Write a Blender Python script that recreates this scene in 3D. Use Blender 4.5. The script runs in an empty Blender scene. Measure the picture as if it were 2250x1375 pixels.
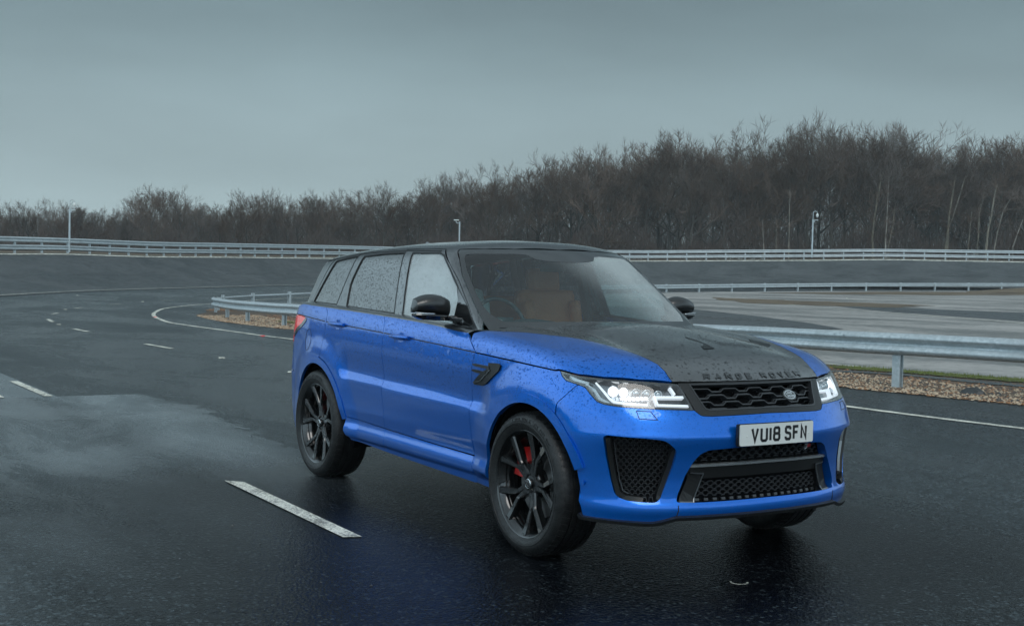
import bpy, bmesh, math, random
import numpy as np
from mathutils import Vector, Matrix, geometry

# ---------------------------------------------------------------- camera, sky, sun, exposure
scn = bpy.context.scene
CAM = (7.3313, -4.7148, 1.5790); YAW = 2.58656; PITCH = -0.034318; ROLL = 0.022407; FPX = 2781.72
_f = Vector((math.cos(PITCH)*math.cos(YAW), math.cos(PITCH)*math.sin(YAW), math.sin(PITCH)))
_r0 = Vector((math.sin(YAW), -math.cos(YAW), 0)); _u0 = _r0.cross(_f)
_r = _r0*math.cos(ROLL) + _u0*math.sin(ROLL); _u = _u0*math.cos(ROLL) - _r0*math.sin(ROLL)
cd = bpy.data.cameras.new('camera'); cam = bpy.data.objects.new('camera', cd)
scn.collection.objects.link(cam)
cam.matrix_world = Matrix(((_r.x,_u.x,-_f.x,CAM[0]),(_r.y,_u.y,-_f.y,CAM[1]),(_r.z,_u.z,-_f.z,CAM[2]),(0,0,0,1)))
cd.sensor_width = 36.0; cd.sensor_fit = 'HORIZONTAL'; cd.lens = FPX/2250*36; cd.clip_end = 3000; cd.clip_start = 0.05
scn.camera = cam
scn.render.resolution_x = 1024; scn.render.resolution_y = 625
scn.render.engine = 'CYCLES'
scn.cycles.use_denoising = True
scn.cycles.max_bounces = 10; scn.cycles.transparent_max_bounces = 12; scn.cycles.volume_bounces = 0
scn.view_settings.view_transform = 'Standard'; scn.view_settings.look = 'None'
scn.view_settings.exposure = 0.25; scn.view_settings.gamma = 1.0
_fh = Vector((_f.x,_f.y,0)).normalized(); _rh = Vector((_fh.y,-_fh.x,0))
wld = bpy.data.worlds.new('World'); scn.world = wld; wld.use_nodes = True
def _sky():
    nt = wld.node_tree; nt.nodes.clear(); L = nt.links.new
    def math_(op,a,b=0.,clamp=False):
        n = nt.nodes.new('ShaderNodeMath'); n.operation = op; n.use_clamp = clamp
        for s,v in zip(n.inputs,(a,b)):
            if hasattr(v,'is_output'): L(v,s)
            else: s.default_value = v
        return n.outputs[0]
    out = nt.nodes.new('ShaderNodeOutputWorld'); bg = nt.nodes.new('ShaderNodeBackground')
    sky = nt.nodes.new('ShaderNodeTexSky'); sky.sky_type = 'NISHITA'; sky.sun_disc = False
    sky.sun_elevation = math.radians(SUN_EL); sky.sun_rotation = math.radians(90-SUN_AZ)
    sky.air_density = 1.0; sky.dust_density = 6.0
    tc = nt.nodes.new('ShaderNodeTexCoord'); sp = nt.nodes.new('ShaderNodeSeparateXYZ'); L(tc.outputs['Generated'], sp.inputs[0])
    # cloud deck: radiance by height above the horizon
    cr = nt.nodes.new('ShaderNodeValToRGB'); el = cr.color_ramp.elements; cr.color_ramp.interpolation = 'B_SPLINE'
    pts = SKY_RAMP
    while len(el) < len(pts): el.new(.5)
    for e,(p,c) in zip(el,pts): e.position = p; e.color = (*c,1)
    L(math_('MAXIMUM',sp.outputs[2],0.), cr.inputs[0])
    # brighter sky away from the part over the wood
    dt = math_('ADD',math_('MULTIPLY',sp.outputs[0],_fh.x),math_('MULTIPLY',sp.outputs[1],_fh.y))
    mr = nt.nodes.new('ShaderNodeMapRange'); mr.interpolation_type = 'SMOOTHSTEP'; L(dt, mr.inputs[0])
    for i,v in enumerate((.86,.35,0.,1.)): mr.inputs[i+1].default_value = v
    rt = math_('ADD',math_('MULTIPLY',sp.outputs[0],_rh.x),math_('MULTIPLY',sp.outputs[1],_rh.y))
    side = nt.nodes.new('ShaderNodeMapRange'); L(rt, side.inputs[0])
    for i,v in enumerate((-1.,1.,SIDE_L,SIDE_R)): side.inputs[i+1].default_value = v
    cr2 = nt.nodes.new('ShaderNodeValToRGB'); el = cr2.color_ramp.elements; cr2.color_ramp.interpolation = 'B_SPLINE'
    while len(el) < len(OPEN_RAMP): el.new(.5)
    for e,(p,c) in zip(el,OPEN_RAMP): e.position = p; e.color = (*c,1)
    L(math_('MAXIMUM',sp.outputs[2],0.), cr2.inputs[0])
    v2 = nt.nodes.new('ShaderNodeVectorMath'); v2.operation = 'SCALE'; L(cr2.outputs[0], v2.inputs[0]); L(side.outputs[0], v2.inputs['Scale'])
    mx = nt.nodes.new('ShaderNodeMix'); mx.data_type = 'RGBA'; L(mr.outputs[0], mx.inputs['Factor']); L(cr.outputs[0], mx.inputs[6]); L(v2.outputs[0], mx.inputs[7])
    gain = 1.
    # soft cloud structure
    mp = nt.nodes.new('ShaderNodeMapping'); mp.inputs['Scale'].default_value = (1,1,4.5); L(tc.outputs['Generated'], mp.inputs[0])
    nz = nt.nodes.new('ShaderNodeTexNoise'); nz.inputs['Scale'].default_value = 2.1; nz.inputs['Detail'].default_value = 4; nz.inputs['Roughness'].default_value = .5; L(mp.outputs[0], nz.inputs['Vector'])
    cl = nt.nodes.new('ShaderNodeMapRange'); L(nz.outputs['Fac'], cl.inputs[0])
    for i,v in enumerate((.3,.7,.84,1.16)): cl.inputs[i+1].default_value = v
    gain = cl.outputs[0]
    vm = nt.nodes.new('ShaderNodeVectorMath'); vm.operation = 'SCALE'; L(mx.outputs[2], vm.inputs[0]); L(gain, vm.inputs['Scale'])
    hs = nt.nodes.new('ShaderNodeHueSaturation'); hs.inputs['Saturation'].default_value = .25; hs.inputs['Value'].default_value = .012; L(sky.outputs[0], hs.inputs['Color'])
    ad = nt.nodes.new('ShaderNodeVectorMath'); ad.operation = 'ADD'; L(vm.outputs[0], ad.inputs[0]); L(hs.outputs[0], ad.inputs[1])
    sc = nt.nodes.new('ShaderNodeVectorMath'); sc.operation = 'SCALE'; sc.inputs['Scale'].default_value = 10.; L(ad.outputs[0], sc.inputs[0])
    L(sc.outputs[0], bg.inputs[0]); bg.inputs[1].default_value = .1; L(bg.outputs[0], out.inputs[0])
SUN_EL = 48.; SUN_AZ = -25.   # azimuth counted from the car's nose direction (+x), towards +y
SIDE_L = 1.75; SIDE_R = 1.1
SKY_RAMP = [(0.,(.315,.405,.425)),(.04,(.310,.400,.420)),(.10,(.238,.320,.345)),(.16,(.170,.245,.270)),(.22,(.110,.172,.195)),(.32,(.070,.112,.132)),(.50,(.10,.145,.168)),(1.,(.11,.15,.178))]
OPEN_RAMP = [(0.,(.56,.77,.88)),(.25,(.60,.81,.93)),(.42,(.47,.62,.71)),(.65,(.30,.39,.44)),(1.,(.24,.31,.35))]
_sky()
sd = bpy.data.lights.new('sun','SUN'); sd.energy = .75; sd.angle = math.radians(28); sd.color = (1.,.97,.93)
sun = bpy.data.objects.new('sun',sd); scn.collection.objects.link(sun)
_sd = Vector((math.cos(math.radians(SUN_EL))*math.cos(math.radians(SUN_AZ)),math.cos(math.radians(SUN_EL))*math.sin(math.radians(SUN_AZ)),math.sin(math.radians(SUN_EL))))
sun.rotation_euler = _sd.to_track_quat('Z','Y').to_euler()
import math
# ---------------------------------------------------------------- smooth shapes the car's panels lie on
def pchip(xk, yk):
    xk = np.asarray(xk, float); yk = np.asarray(yk, float)
    h = np.diff(xk); d = np.diff(yk)/h; m = np.zeros_like(yk)
    m[0] = d[0]; m[-1] = d[-1]
    for i in range(1, len(xk)-1):
        if d[i-1]*d[i] > 0:
            w1 = 2*h[i]+h[i-1]; w2 = h[i]+2*h[i-1]
            m[i] = (w1+w2)/(w1/d[i-1]+w2/d[i])
    def f(x):
        x = np.asarray(x, float); i = np.clip(np.searchsorted(xk, x)-1, 0, len(xk)-2)
        t = (x-xk[i])/h[i]
        lo = t < 0; hi = t > 1; tc = np.clip(t, 0, 1)
        v = ((1+2*tc)*(1-tc)**2*yk[i] + tc*(1-tc)**2*h[i]*m[i] + tc*tc*(3-2*tc)*yk[i+1] + tc*tc*(tc-1)*h[i]*m[i+1])
        v = np.where(lo, yk[0]+(x-xk[0])*m[0], v); v = np.where(hi, yk[-1]+(x-xk[-1])*m[-1], v)
        return v
    return f
def sstep(a, b, x):
    t = np.clip((x-a)/(b-a), 0, 1); return t*t*(3-2*t)
def smax(a, b, r):
    h = np.maximum(r-np.abs(a-b), 0)
    return np.maximum(a, b) + h*h/(4*r)
def bump(x, s): return np.exp(-(x/s)**2)
SHUT = pchip([-2.6,-1.889,-1.287,-.273,.842,1.439,1.786,2.1,2.4],[1.20,1.189,1.162,1.13,1.086,1.059,1.040,1.02,1.0])
BELT = pchip([-2.6,-2.0,-1.45,-.5,.35,.65,.8,1.3],[1.285,1.28,1.272,1.25,1.22,1.198,1.19,1.165])
CREASE = pchip([-1.05,1.05],[.808,.765])
# half width against height for a door section (relative to the shut line z = 0)
_top = pchip([-.62,-.5,-.40,-.30,-.20,-.10,-.03,0,.05,.09,.13,.17,.30],
             [.950,.956,.963,.969,.970,.966,.959,.955,.946,.932,.906,.874,.72])
PLAN = pchip([-2.6,-2.3,-2.0,-1.6,-1.2,-.6,.2,.9,1.3,1.6,1.85,2.1,2.4],
             [-.135,-.085,-.042,-.008,.002,.004,.004,.002,.002,-.006,-.022,-.055,-.12])
_sill = pchip([.20,.27,.33,.352,.372,.41,.455,.475,.50,.56],[-.050,-.046,-.040,-.036,-.010,-.007,-.016,-.019,-.014,0])
def side_w(x, z):
    zs = SHUT(x); w = _top(z-zs) + PLAN(x)
    zc = CREASE(x); dz = z-zc
    win = sstep(-1.08,-.93,x)*(1-sstep(.93,1.10,x))
    # waist pressed in above the crease, ledge out below it
    press = -.020*(1-sstep(.0,.20,dz))*sstep(-.028,.028,dz)*0
    ledge = -.024*sstep(-.034,.030,dz)*(1-sstep(.03,.24,dz)) - .013*(1-sstep(-.26,-.03,dz))*sstep(-.40,-.20,dz)
    w = w + win*ledge
    sl = sstep(-1.15,-.98,x)*(1-sstep(1.02,1.16,x))
    w = w + sl*_sill(np.clip(z,.2,.56)) + (1-sl)*0
    # swollen wheel arches
    for cx in (1.4825,-1.45):
        r = np.sqrt((x-cx)**2+(z-.40)**2)
        w = w + .020*(1-sstep(.50,.68,r)) + .006*(1-sstep(.43,.52,r))
    return w
_fz = pchip([.20,.27,.31,.36,.385,.40,.42,.50,.60,.66,.70,.735,.77,.84,.90,.95,1.00,1.04,1.10],
            [2.300,2.335,2.352,2.368,2.368,2.360,2.348,2.346,2.358,2.372,2.384,2.390,2.378,2.350,2.312,2.282,2.256,2.226,2.16])
def front_x(y, z):
    a = np.abs(y); return _fz(z) - .20*a**2 - .20*a**4
_tc = pchip([.6,.8,1.1,1.4,1.7,2.0,2.12,2.2,2.27,2.32],[1.256,1.252,1.238,1.218,1.190,1.145,1.112,1.074,1.028,.985])
def top_z(x, y):
    a = np.abs(y)
    z = _tc(x + .20*a**2+.2*a**4)
    z = z - .015*(a/.7)**2 + .5*(1-sstep(.25,.72,x))
    fr = 1-sstep(1.9,2.25,x)
    z = z + .020*(1-sstep(0,.6,a))*(1-sstep(1.25,1.8,x))*sstep(.5,.8,x)
    z = z + .016*bump(a-.66, .12)*fr - .008*bump(a-.50,.10)*fr + .012*(1-sstep(.20,.46,a))*sstep(.9,1.3,x)*(1-sstep(1.8,2.25,x))
    return z
_rz = pchip([.25,.35,.5,.7,.80,.95,1.1,1.2,1.3],[2.38,2.46,2.50,2.50,2.47,2.42,2.40,2.37,2.33])
def rear_x(y, z):
    a = np.abs(y); return _rz(z) - .16*a**2 - .16*a**4
def g_body(p):
    x, y, z = p[...,0], p[...,1], p[...,2]; a = np.abs(y)
    s = a - side_w(x, z)
    g = smax(s, (x-front_x(y, z))*.92, .16)
    t = (z-top_z(x, y))
    g = smax(g, t, .055)
    g = smax(g, (-x-rear_x(y, z))*.92, .16)
    return g
# upper house: windscreen, roof, tumblehome sides, rear
_uw = pchip([1.10,1.20,1.30,1.45,1.60,1.68,1.72,1.80],[.905,.880,.855,.815,.768,.735,.710,.64])
UPLAN = pchip([-2.5,-2.0,-1.5,-1.0,-.3,.2,.6,.9],[-.115,-.062,-.024,-.006,0,-.008,-.028,-.055])
def house_w(x, z): return _uw(z) + UPLAN(x)
def screen_x(y, z):
    a = np.abs(y); zz = z-1.20
    return 1.045 - 1.42*zz + .10*zz*(zz-.52) - (.36+.12*zz/.5)*a**2
_rc = pchip([-2.4,-2.15,-1.9,-1.5,-1.0,-.5,-.2,.1,.3,.5],[1.600,1.655,1.690,1.730,1.762,1.779,1.780,1.768,1.750,1.715])
def roof_z(x, y): return _rc(x) - .045*(np.abs(y)/.62)**2.2 
def tail_x(y, z):
    a = np.abs(y); return 2.33 - .62*(z-1.27) - .16*a**2 - .1*a**4
def g_house(p):
    x, y, z = p[...,0], p[...,1], p[...,2]; a = np.abs(y)
    g = (a-house_w(x, z))
    g = smax(g, (x-screen_x(y, z))*.56, .05)
    g = smax(g, (z-roof_z(x, y)), .075)
    g = smax(g, (-x-tail_x(y, z))*.85, .10)
    return g
# projectors: two numbers on a sheet -> a ray from inside the car outwards
def P_side(q): # x, z, looking out of the right flank
    o = np.stack([q[:,0], 0*q[:,0]-.3, q[:,1]], 1); d = np.tile([0.,-1.,0.], (len(q),1)); return o, d, 1.2
AX = 1.35
def P_nose(q): # angle round an upright axis (positive to the right), z
    o = np.stack([0*q[:,0]+AX, 0*q[:,0], q[:,1]], 1)
    d = np.stack([np.cos(q[:,0]), -np.sin(q[:,0]), 0*q[:,0]], 1); return o, d, 1.5
def P_top(q): # x, y
    o = np.stack([q[:,0], q[:,1], 0*q[:,0]+.85], 1); d = np.tile([0.,0.,1.], (len(q),1)); return o, d, 1.2
def P_roof(q):
    o = np.stack([q[:,0], q[:,1], 0*q[:,0]+1.45], 1); d = np.tile([0.,0.,1.], (len(q),1)); return o, d, .8
def P_screen(q): # y, z
    o = np.stack([0*q[:,0]-.45, q[:,0], q[:,1]], 1); d = np.tile([1.,0.,0.], (len(q),1)); return o, d, 2.4
def P_hood(q): # x, angle round a lengthways axis
    o = np.stack([q[:,0], 0*q[:,0], 0*q[:,0]+.80], 1)
    d = np.stack([0*q[:,0], -np.sin(q[:,1]), np.cos(q[:,1])], 1); return o, d, 1.4
def P_arc(q): # the same round the roof
    o = np.stack([q[:,0], 0*q[:,0], 0*q[:,0]+1.22], 1)
    d = np.stack([0*q[:,0], -np.sin(q[:,1]), np.cos(q[:,1])], 1); return o, d, 1.2
def P_rump(q): # angle round an upright axis behind the rear wheels, z
    o = np.stack([0*q[:,0]-1.38, 0*q[:,0], q[:,1]], 1)
    d = np.stack([-np.cos(q[:,0]), -np.sin(q[:,0]), 0*q[:,0]], 1); return o, d, 1.5
def P_tailh(q):
    o = np.stack([0*q[:,0]-1.30, 0*q[:,0], q[:,1]], 1)
    d = np.stack([-np.cos(q[:,0]), -np.sin(q[:,0]), 0*q[:,0]], 1); return o, d, 1.4
INV = {'side': lambda p: (p[0],p[2]), 'nose': lambda p: (math.atan2(-p[1],p[0]-AX),p[2]), 'top': lambda p: (p[0],p[1]),
       'screen': lambda p: (p[1],p[2]), 'hood': lambda p: (p[0],math.atan2(-p[1],p[2]-.80)), 'arc': lambda p: (p[0],math.atan2(-p[1],p[2]-1.22)),
       'rump': lambda p: (math.atan2(-p[1],-1.38-p[0]),p[2]), 'tailh': lambda p: (math.atan2(-p[1],-1.30-p[0]),p[2])}
def P_back(q): # y, z
    o = np.stack([0*q[:,0]-1.4, q[:,0], q[:,1]], 1); d = np.tile([-1.,0.,0.], (len(q),1)); return o, d, 1.4
def lift(q, proj, g, off=0.0):
    q = np.asarray(q, float).reshape(-1, 2); o, d, L = proj(q)
    a = np.zeros(len(q)); b = np.full(len(q), L)
    for _ in range(34):
        m = (a+b)/2; ins = g(o+d*m[:,None]) < 0
        a = np.where(ins, m, a); b = np.where(ins, b, m)
    p = o+d*((a+b)/2)[:,None]; n = grad(p, g)
    return p + n*off, n
def grad(p, g):
    e = 2e-3; n = np.zeros_like(p)
    for i in range(3):
        dp = np.zeros(3); dp[i] = e
        n[:,i] = g(p+dp)-g(p-dp)
    return n/np.maximum(np.linalg.norm(n, axis=1), 1e-9)[:,None]
# ---------------------------------------------------------------- building helpers
PI = math.pi
PR = dict(side=P_side, nose=P_nose, top=P_top, screen=P_screen, hood=P_hood, arc=P_arc, rump=P_rump, tailh=P_tailh)
def conv(q, a, ga, b):
    p, _ = lift(q, PR[a], ga); return [INV[b](v) for v in p]
def link(o, parent=None):
    scn.collection.objects.link(o)
    if parent: o.parent = parent
    return o
def mesh_obj(name, V, F, m, parent=None, smooth=True, normals=None):
    me = bpy.data.meshes.new(name); me.from_pydata([tuple(v) for v in V], [], F)
    if m: me.materials.append(m)
    if smooth: me.shade_smooth()
    if normals is not None:
        me.normals_split_custom_set([tuple(n) for f in normals for n in f])
    return link(bpy.data.objects.new(name, me), parent)
def tag(o, label=None, cat=None, group=None, kind=None):
    if label: o['label'] = label
    if cat: o['category'] = cat
    if group: o['group'] = group
    if kind: o['kind'] = kind
    return o
def empty(name, loc=(0,0,0), parent=None):
    o = bpy.data.objects.new(name, None); o.location = loc; o.empty_display_size = .2; return link(o, parent)
class MB:
    def __init__(s): s.V=[]; s.F=[]; s.N=None
    def add(s, V, F):
        k=len(s.V); s.V += [tuple(v) for v in V]; s.F += [tuple(i+k for i in f) for f in F]
    def box(s, c, d, R=None, taper=1.0):
        V=[]
        for z in (-1,1):
            t = 1 if z<0 else taper
            for y in (-1,1):
                for x in (-1,1):
                    v=Vector((x*d[0]/2*t,y*d[1]/2*t,z*d[2]/2)); V.append((R@v if R else v)+Vector(c))
        s.add(V,[(0,2,3,1),(4,5,7,6),(0,1,5,4),(2,6,7,3),(0,4,6,2),(1,3,7,5)])
    def tube(s, pts, r, n=8, closed=False, cap=True):
        pts=[Vector(p) for p in pts]; m=len(pts); rs=r if hasattr(r,'__len__') else [r]*m
        V=[]; up=None
        for i,p in enumerate(pts):
            a=pts[(i-1)%m] if (i or closed) else p; b=pts[(i+1)%m] if (i<m-1 or closed) else p
            t=(b-a).normalized()
            if up is None: up=t.orthogonal().normalized()
            up=(up-t*up.dot(t)).normalized(); w=t.cross(up)
            for k in range(n):
                V.append(p+(up*math.cos(2*PI*k/n)+w*math.sin(2*PI*k/n))*rs[i])
        F=[]
        for i in range(m if closed else m-1):
            j=(i+1)%m
            for k in range(n): F.append((i*n+k,i*n+(k+1)%n,j*n+(k+1)%n,j*n+k))
        if cap and not closed: F += [tuple(range(n))[::-1], tuple((m-1)*n+k for k in range(n))]
        s.add(V,F)
    def lathe(s, prof, n=64, axis='y', c=(0,0,0), closed=False):
        V=[]; m=len(prof)
        for k in range(n):
            a=2*PI*k/n
            for r,h in prof: V.append((c[0]+r*math.cos(a),c[1]+h,c[2]+r*math.sin(a)) if axis=='y' else (c[0]+r*math.cos(a),c[1]+r*math.sin(a),c[2]+h) if axis=='z' else (c[0]+h,c[1]+r*math.cos(a),c[2]+r*math.sin(a)))
        F=[]
        for k in range(n):
            k2=(k+1)%n
            for i in range(m if closed else m-1):
                j=(i+1)%m; F.append((k*m+i,k*m+j,k2*m+j,k2*m+i))
        s.add(V,F)
    def build(s, name, m, parent=None, smooth=False, bevel=0, sub=0):
        o=mesh_obj(name,s.V,s.F,m,parent,smooth)
        bm=bmesh.new(); bm.from_mesh(o.data); bmesh.ops.recalc_face_normals(bm,faces=bm.faces)
        if bevel: bmesh.ops.bevel(bm,geom=bm.edges[:],offset=bevel,segments=2,affect='EDGES',profile=.6,clamp_overlap=True)
        bm.to_mesh(o.data); bm.free()
        if smooth: o.data.shade_smooth()
        if sub:
            mo=o.modifiers.new('sub','SUBSURF'); mo.levels=mo.render_levels=sub
        return o
def auto_smooth(o, ang=35):
    o.data.shade_smooth()
    bm=bmesh.new(); bm.from_mesh(o.data); a=math.radians(ang)
    for e in bm.edges: e.smooth = not(len(e.link_faces)==2 and e.calc_face_angle(0)>a)
    bm.to_mesh(o.data); bm.free(); return o
def fillet(pts, r, n=4, closed=True):
    pts=[np.array(p,float) for p in pts]; out=[]; m=len(pts)
    for i,p in enumerate(pts):
        if not closed and (i==0 or i==m-1): out.append(p); continue
        a=pts[i-1]; b=pts[(i+1)%m]; la=np.linalg.norm(a-p); lb=np.linalg.norm(b-p)
        if la<1e-6 or lb<1e-6: continue
        u=(a-p)/la; v=(b-p)/lb; d=min(r,la*.45,lb*.45)
        if u@v<-.995: out.append(p); continue
        for k in range(n+1):
            t=k/n; out.append((1-t)**2*(p+u*d)+2*t*(1-t)*p+t*t*(p+v*d))
    return [tuple(p) for p in out]
def dens(pts, step, closed=True):
    out=[]; m=len(pts)
    for i in range(m if closed else m-1):
        a=np.array(pts[i]); b=np.array(pts[(i+1)%m]); k=max(1,int(np.ceil(np.linalg.norm(b-a)/step)))
        out += [tuple(a+(b-a)*t/k) for t in range(k)]
    if not closed: out.append(tuple(pts[-1]))
    return out
def area2(p): p=np.array(p); q=np.roll(p,-1,0); return (p[:,0]*q[:,1]-q[:,0]*p[:,1]).sum()
def inset(pts, d):
    p=np.array(pts,float)
    if area2(p)<0: p=p[::-1]
    a=p-np.roll(p,1,0); b=np.roll(p,-1,0)-p
    a/=np.linalg.norm(a,axis=1)[:,None]+1e-12; b/=np.linalg.norm(b,axis=1)[:,None]+1e-12
    na=np.stack([-a[:,1],a[:,0]],1); nb=np.stack([-b[:,1],b[:,0]],1); n=na+nb
    n/=np.maximum((n*n).sum(1)/2,.35)[:,None]
    return [tuple(v) for v in p+n*d]
def inside(P, poly):
    poly=np.array(poly); x,y=P[:,0],P[:,1]; c=np.zeros(len(P),bool); j=len(poly)-1
    for i in range(len(poly)):
        xi,yi=poly[i]; xj,yj=poly[j]
        t=((yi>y)!=(yj>y)) & (x<(xj-xi)*(y-yi)/(yj-yi+1e-15)+xi); c^=t; j=i
    return c
def flip(pts): return [(-a,b) for a,b in pts]
def panel(name, outline, proj, g, m, parent, holes=(), step=.03, rim=.012, off=0., gap=.0, r=.006, lines=(), both=False, disp=None, holerim=None, bstep=None):
    """a skin panel: outline and holes are drawn on the sheet of `proj`, lifted onto the car's shape, edges folded inwards"""
    pr=PR[proj]; bs=bstep or step*.6
    loops=[dens(inset(fillet(outline,r),gap),bs)]+[dens(inset(fillet(h,r),-gap*.5),bs) for h in holes]
    pts=[]; edges=[]
    for L in loops:
        k=len(pts); pts+=L; edges += [(k+i,k+(i+1)%len(L)) for i in range(len(L))]
    A=np.array(loops[0]); lo=A.min(0); hi=A.max(0)
    gx=np.arange(lo[0],hi[0],step); gy=np.arange(lo[1],hi[1],step)
    G=np.array([(x+(step/2 if j%2 else 0),y) for j,y in enumerate(gy) for x in gx]).reshape(-1,2)
    G=np.concatenate([G]+[np.array(l).reshape(-1,2) for l in lines]) if len(lines) else G
    k=inside(G,loops[0])
    for h in loops[1:]: k&=~inside(G,h)
    G=G[k]
    Bp=np.array(pts)
    if len(G):
        dm=np.array([np.min((Bp[:,0]-a)**2+(Bp[:,1]-b)**2) for a,b in G]); G=G[dm>(bs*.35)**2]
        pts=pts+[tuple(v) for v in G]
    res=geometry.delaunay_2d_cdt([Vector(p) for p in pts],edges,[],1,1e-7)
    V2=np.array([tuple(v) for v in res[0]]); T=np.array([f for f in res[2] if len(f)==3])
    C=V2[T].mean(1); k=inside(C,loops[0])
    for h in loops[1:]: k&=~inside(C,h)
    T=T[k]; p,n=lift(V2,pr,g)
    if disp is not None:
        p=p+n*disp(V2,p)[:,None]
    p=p+n*off
    # consistent winding: face normals along n
    fn=np.cross(p[T[:,1]]-p[T[:,0]],p[T[:,2]]-p[T[:,0]]); flipm=(fn*n[T].mean(1)).sum(1)<0
    T[flipm]=T[flipm][:,::-1]
    V=[tuple(v) for v in p]; F=[tuple(int(i) for i in t) for t in T]; N=[[n[i] for i in t] for t in T]
    for li,L in enumerate(loops):
        d=(rim if li==0 else (holerim if holerim is not None else rim))
        if not d: continue
        q,nn=lift(L,pr,g)
        if disp is not None: q=q+nn*disp(np.array(L),q)[:,None]
        q=q+nn*off; q2=q-nn*d; k=len(V); m_=len(L); V+= [tuple(v) for v in q]+[tuple(v) for v in q2]
        ar=area2(L)>0; LA=np.array(L); LB=np.roll(LA,-1,0); mid=(LA+LB)/2; t2=LB-LA; t2/=np.linalg.norm(t2,axis=1)[:,None]+1e-12
        sd=np.stack([t2[:,1],-t2[:,0]],1)*(1 if ar else -1)*(1 if li==0 else -1)
        pt,_=lift(mid+sd*.004,pr,g); ctr,_=lift(mid,pr,g)
        for i in range(m_):
            j=(i+1)%m_; f=(k+i,k+j,k+m_+j,k+m_+i)
            e=q[j]-q[i]; on=np.cross(e,nn[i]); on/=np.linalg.norm(on)+1e-12
            if on@(pt[i]-ctr[i])<0: on=-on
            a=np.array(V[f[1]])-np.array(V[f[0]]); b=np.array(V[f[2]])-np.array(V[f[0]])
            if np.cross(a,b)@on<0: f=f[::-1]
            F.append(f); N.append([on]*4)
    outs=[mesh_obj(name,V,F,m,parent,True,N)]
    if both:
        V2_=[(x,-y,z) for x,y,z in V]; F2=[f[::-1] for f in F]; N2=[[(v[0],-v[1],v[2]) for v in f[::-1]] for f in N]
        outs.append(mesh_obj(name,V2_,F2,m,parent if both is True else both,True,N2))
    return outs
def ribbon(mb, pts, w, proj, g, o0, o1, closed=False, step=.02, taper=None):
    """a raised strip of width w following a line drawn on the sheet, from depth o0 up to o1 above the shape"""
    pts=dens(pts,step,closed); P=np.array(pts); m=len(P)
    a=np.roll(P,1,0); b=np.roll(P,-1,0)
    if not closed: a[0]=P[0]; b[-1]=P[-1]
    t1=P-a; t2=b-P
    for t in (t1,t2): t/=np.maximum(np.linalg.norm(t,axis=1),1e-9)[:,None]
    if not closed: t1[0]=t2[0]; t2[-1]=t1[-1]
    t=t1+t2; t/=np.maximum(np.linalg.norm(t,axis=1),1e-9)[:,None]
    nn=np.stack([-t[:,1],t[:,0]],1); c=np.maximum((nn*np.stack([-t1[:,1],t1[:,0]],1)).sum(1),.5)
    ww=w/2*(np.ones(m) if taper is None else np.interp(np.linspace(0,1,m),*taper))/c
    L=P+nn*ww[:,None]; R=P-nn*ww[:,None]
    pl,nl=lift(L,PR[proj],g); p_r,nr=lift(R,PR[proj],g)
    V=np.concatenate([pl+nl*o0,pl+nl*o1,p_r+nr*o1,p_r+nr*o0]); F=[]
    for i in range(m if closed else m-1):
        j=(i+1)%m
        for k in range(3): F.append((k*m+i,k*m+j,(k+1)*m+j,(k+1)*m+i))
    if not closed: F += [(0,m,2*m,3*m),(m-1,2*m-1,3*m-1,4*m-1)]
    mb.add([tuple(v) for v in V],F)
def patch(mb, poly, proj, g, o0, o1, step=.03):
    """a flat-topped raised patch with walls"""
    L=dens(poly,step); res=geometry.delaunay_2d_cdt([Vector(p) for p in L],[(i,(i+1)%len(L)) for i in range(len(L))],[],1,1e-7)
    V2=np.array([tuple(v) for v in res[0]]); T=[f for f in res[2]]
    C=np.array([V2[list(t)].mean(0) for t in T]); k=inside(C,L); T=[t for t,c in zip(T,k) if c]
    p,n=lift(V2,PR[proj],g); top=p+n*o1
    mb.add([tuple(v) for v in top],[tuple(t) for t in T])
    q,nq=lift(L,PR[proj],g); m=len(L)
    mb.add([tuple(v) for v in q+nq*o1]+[tuple(v) for v in q+nq*o0],[(i,(i+1)%m,m+(i+1)%m,m+i) for i in range(m)])
def mir(o, parent=None):
    """the same part on the other flank"""
    me=o.data.copy(); bm=bmesh.new(); bm.from_mesh(me)
    for v in bm.verts: v.co.y=-v.co.y
    bmesh.ops.reverse_faces(bm,faces=bm.faces); bm.to_mesh(me); bm.free()
    n=bpy.data.objects.new(o.name.split('.')[0],me); link(n,parent or o.parent); n.location=o.location; n.location.y*=-1
    for md in o.modifiers:
        if md.type=='SUBSURF': k=n.modifiers.new('sub','SUBSURF'); k.levels=k.render_levels=md.levels
    if 'label' in o: pass
    return n
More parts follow.
